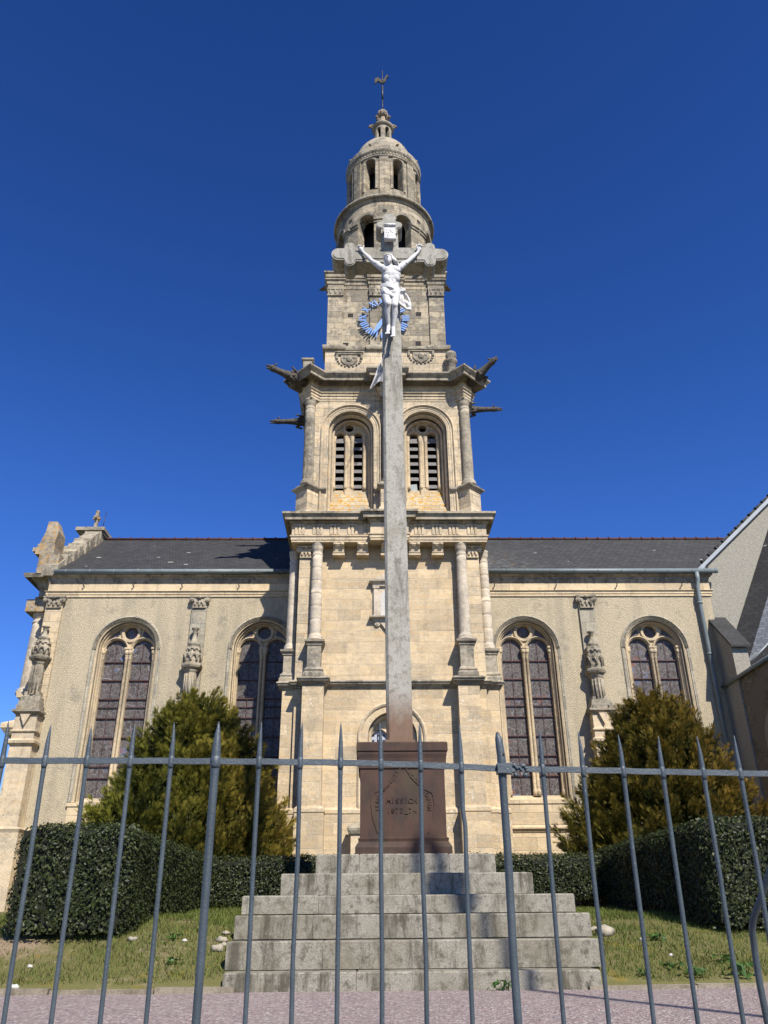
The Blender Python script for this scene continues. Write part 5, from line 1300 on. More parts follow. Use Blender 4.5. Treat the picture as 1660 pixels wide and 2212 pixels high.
for x0, x1 in ((-14, SX0 - .06), (SX1 + .06, 14)):
    x = x0
    while x < x1:
        w = min(random.uniform(.9, 1.3), x1 - x); mb.box(x, x + w - .02, YB0 - .12 + random.uniform(-.02, .02), YB0 + .06, -.05, .045 + random.uniform(-.02, .012)); x += w
o = mb.build('kerb', M['kerb']); o['kind'] = 'structure'
wallr = empty('retaining_wall', (0, 2.5, -.85), 'low stone retaining wall carrying the iron railing', 'wall')
mb = MB(); mb.box(-14, 14, 2.36, 2.7, -.86, .0); mb.build('wall_body', M['rubble'], wallr)
mb = MB(); mb.box(-14, 14, 2.32, 2.74, .002, .09); mb.build('coping', M['granite_step'], wallr)

# ------------------------------------------------------------------ stepped base of the cross
steps = empty('stepped_base', (WX(875, 2140, 11.5), 12.5, 0), 'six tier grey granite stepped base beneath the tall cross', 'steps')
SY = [10.65, 11.06, 11.47, 11.88, 12.33, 12.78]
SP = [(482, 1298, 2100), (490, 1293, 2031), (508, 1275, 1975), (524, 1241, 1933), (608, 1151, 1886), (683, 1070, 1845)]
zprev = -.1; STZ = []
for k, ((a, b, yt), Y) in enumerate(zip(SP, SY)):
    x0, x1, z1 = WX(a, yt, Y), WX(b, yt, Y), WZ(yt, Y, 870); STZ.append(z1)
    yb_ = 16.6 - .42 * k if k > 2 else 17.0
    cuts = sorted([x0, x1] + [x0 + (x1 - x0) * random.Random(k * 7 + j).uniform(.2 + .3 * j, .38 + .3 * j) for j in range(1)])
    if k == 5: cuts = [x0, WX(777, yt, Y), WX(970, yt, Y), x1]
    mb = MB()
    for j, (c0, c1) in enumerate(zip(cuts[:-1], cuts[1:])):
        r = random.Random(k * 31 + j); dy = r.uniform(-.006, .006); dz = r.uniform(-.004, .004); b_ = .016
        X0, X1, Y0, Z1 = c0 + .002, c1 - .002, Y + dy, z1 + dz
        zl = zprev + (.011 if k else -.03); mb.box(X0 + .03, X1 - .03, Y0 + .05, yb_ - .05, zprev - .03, zl - .002)
        mb.add([(X0, Y0, zl), (X1, Y0, zl), (X1, Y0, Z1 - b_), (X0, Y0, Z1 - b_), (X1 - b_, Y0 + b_, Z1), (X0 + b_, Y0 + b_, Z1), (X1 - b_, yb_, Z1), (X0 + b_, yb_, Z1), (X1, yb_, zl), (X0, yb_, zl), (X1, yb_, Z1 - b_), (X0, yb_, Z1 - b_)],
               [(0, 1, 2, 3), (3, 2, 4, 5), (5, 4, 6, 7), (1, 8, 10, 2), (2, 10, 6, 4), (9, 0, 3, 11), (11, 3, 5, 7), (8, 9, 11, 10), (10, 11, 7, 6), (1, 0, 9, 8)])
    mb.build('step', M['granite_step'], steps)
    zprev = z1
print('steps', STZ)

# ------------------------------------------------------------------ the tall cross
Ys = 13.28
cross = empty('wayside_cross', (WX(870, 1845, 13.4), 13.4, STZ[-1]), 'very tall grey granite cross on a rusty iron pedestal before the church', 'cross')
M['granite_cross'] = mk_granite('granite of the cross', (.23, .22, .19), (.43, .415, .36), .6, rust=(WZ(1570, Ys), WZ(1480, Ys)))
Yp = 12.93
pz0, pz1 = STZ[-1] - .01, WZ(1605, Yp - .07, 870)
pcx = WX(870.5, 1720, Yp); ph = hoff(779, 963, 1720, Yp); pcap = hoff(769.5, 967, 1612, Yp - .08); pbase = hoff(767, 978, 1840, Yp - .08)
pyc = Yp + ph
def sqpath(cx, cy, h): return [(cx - h, cy + h), (cx - h, cy - h), (cx + h, cy - h), (cx + h, cy + h)]
zk0, zk1 = WZ(1660, Yp, 870), WZ(1622, Yp - .05, 870)
oc, ob = pcap - ph, pbase - ph
mb = MB()
zb_1, zb_2 = WZ(1812, Yp, 870), WZ(1826, Yp - .05, 870)
mb.moulding(sqpath(pcx, pyc, ph), [(-.05, pz0), (ob, pz0), (ob, zb_2 - .03), (ob * .8, zb_2), (ob * .3, zb_2 + .05), (.03, zb_1), (0, zb_1 + .02), (0, zk0 - .01), (.02, zk0), (.02, zk0 + .05), (.035, zk0 + .06), (.03, zk0 + .09), (oc * .55, zk0 + .15), (oc * .72, zk1 - .05), (oc * .72, zk1 - .02), (oc, zk1), (oc, pz1), (oc - .02, pz1 + .02), (-ph * .4, pz1 + .07), (-ph * .97, pz1 + .075)], True)
ped = mb.build('pedestal', M['rust'], cross)
# raised shield and lettering on the pedestal
yf = Yp
mb = MB()
sh = [(870, 1652), (880, 1664), (893, 1684), (912, 1701), (934, 1713), (937, 1720), (940, 1740), (936, 1768), (926, 1800)]
def strip(pts, w=.011, t=.012):
    for (a, b) in zip(pts[:-1], pts[1:]):
        p, q = Vector((a[0], 0, a[1])), Vector((b[0], 0, b[1])); d = (q - p).normalized(); n = Vector((d.z, 0, -d.x)) * w
        c = [p - n, q - n, q + n, p + n]; mb.hexa([(v.x, yf - t, v.z) for v in c], [(v.x, yf + .003, v.z) for v in c])
strip([W(x, y, yf) for x, y in sh]); strip([W(1743 - x, y, yf) for x, y in sh])
mb.build('shield_rim', M['rust'], ped)
def glyphs(text, name, place, size):
    """letters as cast relief; place(k) gives centre px, turn"""
    vs = MB()
    for k, ch in enumerate(text):
        if ch == ' ': continue
        cu = bpy.data.curves.new('t', 'FONT'); cu.body = ch; cu.size = size; cu.extrude = .0095; cu.align_x = 'CENTER'; cu.offset = .003
        ob_ = bpy.data.objects.new('t', cu); COL.objects.link(ob_)
        me = bpy.data.meshes.new_from_object(ob_.evaluated_get(bpy.context.evaluated_depsgraph_get()))
        (px, py), rot = place(k); x, z = W(px, py, yf); c, s_ = math.cos(rot), math.sin(rot)
        P = []
        for v in me.vertices:
            u, w = v.co.x, v.co.y - size * .35
            P.append((x + u * c - w * s_, yf - v.co.z - .0015 * (k % 3), z + u * s_ + w * c))
        vs.add(P, [tuple(p.vertices) for p in me.polygons])
        bpy.data.objects.remove(ob_); bpy.data.curves.remove(cu); bpy.data.meshes.remove(me)
    return vs.build(name, M['rust'], ped)
glyphs('MISSION', 'letters', lambda k: ((840 + k * 9.6, 1729.5), 0), .105)
glyphs('1873_74', 'letters', lambda k: ((840 + k * 9.6, 1751), 0), .105)
lp = [(817, 1754), (815, 1744), (816, 1733), (819, 1721), (825, 1711), (832, 1703), (839, 1695), (846, 1687), (852, 1679), (857, 1671), (861, 1663), (865, 1655)]
rp_ = [(877, 1655), (881, 1663), (886, 1671), (892, 1679), (899, 1686), (906, 1694), (913, 1701), (920, 1710), (925, 1720), (928, 1730), (929, 1741), (928, 1752)]
def along(pts, n):
    L = [0]
    for a, b in zip(pts[:-1], pts[1:]): L.append(L[-1] + math.dist(a, b))
    def f(k):
        s = L[-1] * (k + .5) / n
        for i in range(len(pts) - 1):
            if s <= L[i + 1]:
                t = (s - L[i]) / (L[i + 1] - L[i]); a, b = pts[i], pts[i + 1]
                return (a[0] + (b[0] - a[0]) * t, a[1] + (b[1] - a[1]) * t), math.atan2(-(b[1] - a[1]), b[0] - a[0])
    return f
glyphs('JESU MAGISTER', 'letters', along(lp, 13), .074)
glyphs('APOSTOLORUM', 'letters', along(rp_, 11), .078)

# shaft, arms with trefoil ends
sxb, sxt = WX(864.5, 1590, Ys), WX(845.5, 700, Ys)
swb = hoff(836, 893, 1590, Ys); swt = hoff(827, 866, 760, Ys)
zs0 = pz1 + .02; zarm0, zarm1 = WZ(565.5, Ys), WZ(534, Ys)
ztop = WZ(462, Ys)
def oct_ring(cx, cy, h, c): return [(cx - h + c, cy - h), (cx + h - c, cy - h), (cx + h, cy - h + c), (cx + h, cy + h - c), (cx + h - c, cy + h), (cx - h + c, cy + h), (cx - h, cy + h - c), (cx - h, cy - h + c)]
mb = MB(); rows = []
for k in range(9):
    t = k / 8; z = zs0 + (ztop - 3.0 * swt - zs0) * t; h = swb + (swt - swb) * t; cx = sxb + (sxt - sxb) * t
    rows += [(x, y, z) for x, y in oct_ring(cx, Ys + .2, h if True else 0, .045)]
n = 8
mb.add(rows, [(i * n + k, i * n + (k + 1) % n, (i + 1) * n + (k + 1) % n, (i + 1) * n + k) for i in range(8) for k in range(n)] + [tuple(range(n)), tuple(8 * n + k for k in range(n))])
mb.box(sxb - swb - .03, sxb + swb + .03, Ys + .2 - swb - .03, Ys + .2 + swb + .03, pz1 + .03, zs0 + .1)
mb.build('shaft', M['granite_cross'], cross)
acx = WX(843, 550, Ys); ax0, ax1 = WX(716, 562, Ys), WX(969, 552, Ys)
zc_ = (zarm0 + zarm1) / 2; ah = (zarm1 - zarm0) / 2
yF, yB = Ys + .2 - swt - .004, Ys + .2 + swt + .004
def trefoil(mb, cx, cz, ang, s, y0, y1):
    """rounded three lobed end of half width s: two side lobes, an end lobe and an ogee neck, with a raised rim"""
    ca, sa = math.cos(ang), math.sin(ang)
    def pt(u, v): return (cx + (u * ca - v * sa) * s, cz + (u * sa + v * ca) * s)
    def outline(k):
        P = []
        def arc(u, v, r, a0, a1, n=10):
            for i in range(n + 1):
                a = math.radians(a0 + (a1 - a0) * i / n); P.append((u + r * k * math.cos(a), v + r * k * math.sin(a)))
        P.append((-1.5, -.985 * k)); P.append((-.75, -.985 * k))
        arc(-.15, -1.0, .58, 190, 330); P.append((.45, -.80 * k))
        arc(.95, 0, .80, -75, 75); P.append((.45, .80 * k))
        arc(-.15, 1.0, .58, 30, 170); P.append((-.75, .985 * k)); P.append((-1.5, .985 * k))
        return [pt(u, v) for u, v in P]
    mb.prism(outline(1.0), y0, y1); mb.prism(outline(.78), y0 - .016, y0 + .01)
mb = MB(); mb.box(ax0 + .45, ax1 - .45, yF, yB, zc_ - ah, zc_ + ah)
mb.box(ax0 + .5, ax1 - .5, yF - .018, yF + .01, zc_ - ah * .55, zc_ + ah * .62)
mb.build('crossarm', M['granite_cross'], cross)
for x, a in ((ax0 + 1.75 * ah, math.pi), (ax1 - 1.75 * ah, 0)):
    mb = MB(); trefoil(mb, x, zc_, a, ah, yF - .02, yB + .02); mb.build('trefoil_end', M['granite_cross'], cross)
mb = MB(); trefoil(mb, WX(841, 482, Ys), ztop - 1.75 * swt, math.pi / 2, swt, yF - .02, yB + .02); mb.build('trefoil_end', M['granite_cross'], cross)
# title plate
yf = Ys - .13
mb = MB(); (x0, z1), (x1, z0) = W(830.5, 488, yf), W(855, 518, yf)
mb.hexa([(x0, yf - .02, z0), (x1, yf - .02, z0), (x1, yf + .06, z0), (x0, yf + .06, z0)], [(x0, yf - .02, z1), (x1, yf - .02, z1), (x1, yf + .06, z1), (x0, yf + .06, z1)])
mb.tube([(x0 - .01, yf - .03, z1), (x1 + .01, yf - .03, z1)], .035, 8); mb.tube([(x0 - .01, yf - .03, z0), (x1 + .01, yf - .03, z0)], .035, 8)
pla = mb.build('title_plate', M['white_paint'], cross)
ped, _p = pla, ped
yf = yf - .02
M['rust'], _r = M['white_paint'], M['rust']
glyphs('IN', 'letters', lambda k: ((836 + k * 9, 498), R(-4)), .17); glyphs('RI', 'letters', lambda k: ((838 + k * 8, 509), R(-4)), .15)
M['rust'] = _r; ped = _p

# ------------------------------------------------------------------ the white figure
def Q(zx, zy, Y):
    x, z = W((1350 + zx / 4.023) / 1.8223, (850 + zy / 4.023) / 1.8223, Y); return Vector((x, Y, z))
fy = yF
body = MB()
pel = Q(755, 1165, fy - .19); wst = Q(778, 1065, fy - .20); che = Q(770, 935, fy - .21); nec = Q(752, 800, fy - .20)
body.ell(pel, .185, .13, .17); body.ell((pel + wst) / 2, .165, .115, .17); body.ell(wst, .155, .105, .16)
body.ell((wst + che) / 2, .175, .125, .18); body.ell(che, .205, .145, .20)
for s in (-1, 1):
    body.ell(che + Vector((s * .095, -.075, .07)), .105, .065, .085)      # pectorals
    body.ell(che + Vector((s * .10, -.05, -.14)), .08, .07, .10)          # ribs
    body.ell(wst + Vector((s * .04, -.085, -.02)), .045, .03, .09)
    body.ell(pel + Vector((s * .11, .0, -.05)), .10, .115, .14)
body.cap(che + Vector((0, .02, .12)), nec, .13, .075)
body.cap(nec, Q(740, 745, fy - .24), .072, .065)
shL, shR = Q(618, 822, fy - .19), Q(905, 815, fy - .19)
body.cap(che + Vector((-.06, .01, .13)), shL, .11, .078); body.cap(che + Vector((.06, .01, .13)), shR, .11, .078)
elL, elR = Q(462, 712, fy - .13), Q(1045, 712, fy - .13)
wrL, wrR = Q(318, 568, fy - .075), Q(1195, 572, fy - .075)
for a, b, c in ((shL, elL, wrL), (shR, elR, wrR)):
    m = (a + b) / 2
    body.cap(a, m, .074, .062); body.cap(m, b, .062, .046); body.ell(m + Vector((0, -.02, .01)), .075, .05, .05)
    m2 = b + (c - b) * .35
    body.cap(b, m2, .046, .050); body.cap(m2, c, .050, .030)
def hand_(w, tips, thumb, pc):
    body.cap(w, pc, .032, .045); body.ell(pc, .052, .026, .055)
    base = (pc - w).normalized(); side = Vector((base.z, 0, -base.x))
    for k, tp in enumerate(tips):
        root = pc + base * .035 + side * (.036 - .024 * k)
        tip = tp; mid = root.lerp(tip, .52) + Vector((0, -.022, 0))
        body.cap(root, mid, .0145, .013, 8); body.cap(mid, tip, .013, .0095, 8)
    r0 = pc - base * .02 + side * (thumb[1] * .04); mid = r0.lerp(thumb[0], .55) + Vector((0, -.012, 0))
    body.cap(r0, mid, .019, .015, 8); body.cap(mid, thumb[0], .015, .011, 8)
hand_(wrL, [Q(300, 468, fy - .10), Q(272, 458, fy - .12), Q(243, 462, fy - .12), Q(222, 478, fy - .09)], (Q(338, 470, fy - .08), 1), Q(285, 525, fy - .07))
hand_(wrR, [Q(1262, 470, fy - .09), Q(1248, 448, fy - .12), Q(1224, 440, fy - .12), Q(1200, 448, fy - .10)], (Q(1164, 452, fy - .08), -1), Q(1212, 522, fy - .07))
hpL, hpR = pel + Vector((-.10, -.01, -.06)), pel + Vector((.105, -.01, -.06))
knL, knR = Q(712, 1400, fy - .33), Q(822, 1425, fy - .32)
anL, anR = Q(728, 1745, fy - .13), Q(803, 1775, fy - .15)
ftL, ftR = Q(712, 1852, fy - .24), Q(800, 1895, fy - .26)
for h, k, a, f, s in ((hpL, knL, anL, ftL, -1), (hpR, knR, anR, ftR, 1)):
    m = h.lerp(k, .42); body.cap(h, m, .112, .100); body.cap(m, k, .100, .064); body.ell(k + Vector((0, -.02, 0)), .058, .06, .07)
    c = k.lerp(a, .30) + Vector((s * .012, .015, 0)); body.cap(k, c, .062, .066); body.cap(c, a, .066, .036)
    hl = a + Vector((0, .035, -.05)); body.ell(hl, .042, .05, .05); body.cap(a, f.lerp(a, .45), .04, .042); body.cap(f.lerp(a, .45), f, .044, .032)
    for j in range(5):
        o = (j - 2) * .019; body.cap(f + Vector((o, .01, .008)), f + Vector((o * 1.15, -.035 + .006 * abs(j - 1), -.05 + .006 * j * (1 if s > 0 else 1))), .0125, .010, 8)
# head, tilted back and to the left
hd = Q(728, 690, fy - .27); Rh = (Matrix.Rotation(R(-9), 3, 'Y') @ Matrix.Rotation(R(-4), 3, 'X') @ Matrix.Rotation(R(-14), 3, 'Z'))
def H(x, y, z): return hd + Rh @ Vector((x, y, z))
body.ell(H(0, .015, .03), .085, .105, .115, Rh); body.ell(H(0, -.03, -.05), .066, .07, .085, Rh)
body.cap(H(0, -.095, .018), H(0, -.125, -.028), .013, .018, 8); body.ell(H(-.014, -.112, -.032), .011, .011, .009); body.ell(H(.014, -.112, -.032), .011, .011, .009)
for s in (-1, 1):
    body.cap(H(s * .016, -.088, .03), H(s * .058, -.07, .03), .014, .011, 8)     # brow
    body.ell(H(s * .034, -.078, .006), .016, .013, .010)                           # lid
    body.ell(H(s * .045, -.06, -.03), .03, .03, .03); body.ell(H(s * .086, .01, 0), .012, .026, .034)
body.cap(H(-.022, -.092, -.062), H(.022, -.092, -.062), .010, .010, 8); body.cap(H(-.018, -.090, -.078), H(.018, -.090, -.078), .011, .011, 8)
body.cap(H(0, -.075, -.10), H(0, -.085, -.145), .042, .022)
statue = None
def organic(mb, name, parent, voxel, smooth):
    o = mb.build(name, M['white_paint'], parent)
    r = o.modifiers.new('remesh', 'REMESH'); r.mode = 'VOXEL'; r.voxel_size = voxel; r.use_smooth_shade = True
    if smooth: s = o.modifiers.new('smooth', 'SMOOTH'); s.factor = .5; s.iterations = smooth
    return o
statue = empty('statue', (hd.x, fy - .1, pel.z - 1.1), 'white painted crucified figure in a loincloth fixed to the tall granite cross', 'statue')
organic(body, 'body', statue, .0075, 2)
hair = MB(); rr = random.Random(5)
for k in range(46):
    a = R(rr.uniform(-205, 25)); zt = rr.uniform(.02, .12)
    x0, y0 = .088 * math.cos(a) * -1, .10 * math.sin(a) * -1
    if y0 < -.02 and abs(x0) < .06: zt = .11
    p = H(x0 * .8, .02 + y0 * .8, zt + .02); L = rr.uniform(.16, .27)
    side = 1 if x0 > 0 else -1
    q1 = H(x0 * 1.12, .02 + y0 * 1.05, zt - L * .45); q2 = H(x0 * 1.2 + .03 + rr.uniform(-.02, .05), .02 + y0 * 1.1, zt - L) + Vector((.01, 0, -.01))
    if y0 < -.045 and abs(x0) < .075: q1 = H(x0 * 1.6 + side * .04, -.05, .05); q2 = H(side * .10, -.03, -.03)
    hair.cap(p, q1, .021, .02, 8); hair.cap(q1, q2, .02, .011, 8)
for k in range(20):
    a = 2 * math.pi * k / 20; hair.cap(H(.094 * math.cos(a), .015 + .112 * math.sin(a), .055 + .02 * math.sin(3 * a)), H(.096 * math.cos(a + .35), .015 + .114 * math.sin(a + .35), .065 - .02 * math.sin(3 * a)), .014, .014, 6)
organic(hair, 'hair', statue, .011, 1)
cl = MB()
for k in range(4):
    t = k / 3; zz = lambda u: Q(606 + 290 * u, 1106 + 46 * t + (50 + 40 * t) * u * u + 26 * math.sin(u * 3), fy - .19)
    for j in range(8):
        u0, u1 = j / 8, (j + 1) / 8
        bul = lambda u: Vector((0, -.142 * math.sin(math.pi * min(max(u, .04), .96)) ** .6, 0))
        cl.cap(zz(u0) + bul(u0), zz(u1) + bul(u1), .015, .015, 8)
for k in range(6):
    cl.cap(Q(650 + 12 * k, 1185, fy - .33), Q(690 + 22 * k, 1235 + 8 * k, fy - .34), .03, .026, 8)
for k in range(4): cl.cap(Q(760 + 22 * k, 1200, fy - .33), Q(745 + 24 * k, 1262, fy - .30), .032, .03, 8)
cl.ell(pel + Vector((0, 0, .03)), .188, .138, .07)
# knotted drapery blown to the right
kn = [(890, 1160), (930, 1150), (975, 1165), (985, 1185), (940, 1190), (905, 1190)]
for a, b in zip(kn[:-1], kn[1:]): cl.cap(Q(*a, fy - .20), Q(*b, fy - .17), .026, .022, 8)
dr = [(905, 1200), (955, 1210), (1010, 1260), (1050, 1330), (1070, 1420), (1065, 1485), (1020, 1478), (970, 1440), (925, 1410), (900, 1380)]
for k, (a, b) in enumerate(zip(dr[:-1], dr[1:])): cl.cap(Q(*a, fy - .16), Q(*b, fy - .14), .03, .03, 8)
for a, b in (((905, 1220), (915, 1400)), ((925, 1220), (950, 1300)), ((950, 1330), (1040, 1385)), ((930, 1300), (960, 1340)), ((1040, 1400), (1060, 1480)), ((950, 1360), (985, 1440)), ((900, 1240), (890, 1370)), ((985, 1370), (1050, 1410)), ((905, 1300), (930, 1400))):
    cl.cap(Q(*a, fy - .15), Q(*b, fy - .13), .034, .03, 8)
organic(cl, 'loincloth', statue, .011, 2)

# ------------------------------------------------------------------ iron railing in the foreground
fence = empty('railing', (0, 2.5, .09), 'grey blue painted iron railing of spear topped bars across the foreground', 'railing')
Lean = math.tan(R(2.7))
def Yr0(px): return 2.46 + .12 * px / 1660
rail_px = [(-220, 1643), (0, 1644), (290, 1644), (560, 1646), (736, 1648), (823, 1650.5), (909, 1653), (997, 1657), (1085, 1661), (1260, 1664), (1430, 1668), (1600, 1671), (1900, 1678)]
def rail_y(px): return float(np.interp(px, [p for p, _ in rail_px], [q for _, q in rail_px]))
def rail_pt(px):
    Y = Yr0(px); x, z = W(px, rail_y(px), Y); return Vector((x, Y, z))
BARS = [(-83, 1557), (5, 1558), (97, 1566), (188, 1570), (282, 1565), (370, 1562), (466, 1560), (560, 1560), (649, 1561), (736, 1561), (823, 1561), (909, 1562), (997, 1566), (1085, 1583), (1173, 1576), (1260, 1580), (1347, 1587), (1432, 1591), (1520, 1591), (1600, 1589), (1690, 1592)]
rnd = random.Random(2)
for k, (px, ty) in enumerate(BARS):
    p = rail_pt(px); post = px in (466, 1085)
    zt = p.z + (WZ(ty, p.y, px) - p.z)
    r = .0118 if post else .0066
    def at(z, dx=0.0): return (p.x + dx, p.y - (z - p.z) * Lean, z)
    mb = MB(); zz = [.05, .35, .65, .9, p.z - .05, p.z - .02, p.z + .02, p.z + .035]
    w = rnd.uniform(-.002, .002)
    dxs = [0, w, -w, w, 0, 0, 0, 0]
    if px == 997: zz = [.05, .5, .8, p.z - .17, p.z - .12, p.z - .06, p.z + .02, p.z + .035]; dxs = [0, 0, .001, .004, -.001, 0, 0, 0]
    rs = [r] * 5 + [r * 1.12, r * 1.15, r * 1.08]
    H_ = zt - zz[-1]
    if px == 1085:
        zz += [zz[-1] + H_ * .45, zz[-1] + H_ * .75, zt]; dxs += [-.003, -.005, -.008]; rs += [r * 1.05, r * .9, r * .36]
    elif post:
        zz += [zz[-1] + H_ * .2, zz[-1] + H_ * .55, zz[-1] + H_ * .8, zt]; dxs += [0, 0, .001, .001]; rs += [r * .95, r * .72, r * .42, r * .1]
    else:
        zz += [zz[-1] + H_ * .3, zz[-1] + H_ * .6, zz[-1] + H_ * .85, zt]; j = rnd.uniform(-.003, .003); dxs += [0, j * .4, j * .8, j]; rs += [r * .92, r * .66, r * .36, r * .1]
    mb.tube([at(z, d) for z, d in zip(zz, dxs)], rs, 12)
    mb.lathe([(r * 1.02, p.z - .022), (r * 1.35, p.z - .012), (r * 1.4, p.z + .008), (r * 1.02, p.z + .02)], p.x, p.y, 12)
    b = mb.build('post' if post else 'bar', M['paint'], fence)
    if post: b['label'] = 'thick post with a pierced flattened tip' if px == 1085 else 'thick post with a long pointed tip'
    if px == 1085:
        mb = MB(); hz = p.z + .040; c = at(hz); mb.ell((c[0] + .006, c[1] - r * 1.0, hz), .0042, .002, .0042, nu=10, nv=6); mb.build('bolt_hole_spot', M['inner_shade'], b)  # dark bead on the surface, painted as the shade of a hole
mb = MB(); pts = [rail_pt(px) for px in list(range(-220, 1901, 40))]; hh = .0083; tt = .005
vs = []
for i, p in enumerate(pts):
    e = .0008 * math.sin(i * 2.3)
    vs += [(p.x, p.y - tt, p.z - hh + e), (p.x, p.y - tt, p.z + hh + e), (p.x, p.y + tt, p.z + hh + e), (p.x, p.y + tt, p.z - hh + e)]
n = len(pts)
mb.add(vs, [(4 * i + a, 4 * i + 4 + a, 4 * i + 4 + (a + 1) % 4, 4 * i + (a + 1) % 4) for i in range(n - 1) for a in range(4)])
mb.build('top_rail', M['paint'], fence)
mb = MB(); a, b = rail_pt(1078), rail_pt(1102); mb.box(a.x - .006, b.x + .004, a.y - .02, a.y + .02, a.z - .016, a.z + .013); mb.build('clamp', M['paint'], fence)
mb = MB(); pr = random.Random(4)
for k in range(16):
    q = rail_pt(1098 + k * 2.7); mb.ell(q + Vector((0, -.006, pr.uniform(-.014, .012))), pr.uniform(.004, .008), .005, pr.uniform(.004, .007), nu=8, nv=5)
for px_, s in ((1114, 1), (1135, 1.15)): q = rail_pt(px_); mb.ell(q + Vector((0, 0, -.018)), .008 * s, .007, .007 * s, nu=10, nv=6)
mb.build('weld_lump', M['paint'], fence)
mb = MB(); P = []
for px_, py_, dy in ((1700, 1800, .0), (1668, 1870, .06), (1643, 1945, .12), (1628, 1985, .16), (1626, 2010, .18), (1632, 2060, .2), (1643, 2130, .2), (1660, 2215, .22), (1690, 2400, .24)):
    Y = Yr0(1650) + .12 + dy; x, z = W(px_, py_, Y); P.append((x, Y, z))
mb.tube(P, .0105, 10); mb.build('stay', M['paint'], fence, 'bent stay rod behind the bars at the right end')

# ------------------------------------------------------------------ planting
def leaf_mesh(name, mat, parent, P, D, U, Lw, fold=.25, tone=None):
    """one folded leaf (two quads) per point; D along, U across"""
    n = len(P); L = Lw[:, :1]; w = Lw[:, 1:2]
    N = np.cross(D, U)
    a = P - D * L * .5; b = P + D * L * .5; c = P + U * w + N * w * fold; d = P - U * w + N * w * fold
    V = np.stack([a, c, b, d], 1).reshape(-1, 3)
    i = np.arange(n) * 4
    F = np.concatenate([np.stack([i, i + 1, i + 2], 1), np.stack([i, i + 2, i + 3], 1)])
    return raw_mesh(name, mat, parent, V, F, np.concatenate([tone, tone]) if tone is not None else None)
def raw_mesh(name, mat, parent, V, F, ftone=None):
    loc = np.array(root_loc(parent)) if parent else np.zeros(3)
    me = bpy.data.meshes.new(name); V = V - loc
    me.vertices.add(len(V)); me.vertices.foreach_set('co', V.astype(np.float32).ravel())
    k = F.shape[1]
    me.loops.add(F.size); me.loops.foreach_set('vertex_index', F.astype(np.int32).ravel())
    me.polygons.add(len(F)); me.polygons.foreach_set('loop_start', np.arange(0, F.size, k, dtype=np.int32))
    me.update(calc_edges=True); me.materials.append(mat)
    if ftone is not None:
        at = me.attributes.new('tone', 'FLOAT', 'FACE'); at.data.foreach_set('value', ftone.astype(np.float32))
    o = bpy.data.objects.new(name, me); COL.objects.link(o); o.parent = parent; return o
def unit(a): return a / np.maximum(np.linalg.norm(a, axis=1, keepdims=True), 1e-9)
def rand_unit(n): return unit(rng.normal(size=(n, 3)))
def lump(p, s, k=0):
    return np.sin(p[:, 0] * s + k) * np.sin(p[:, 1] * s * 1.1 + 1.3 + k) * np.sin(p[:, 2] * s * .9 + .7 + k)

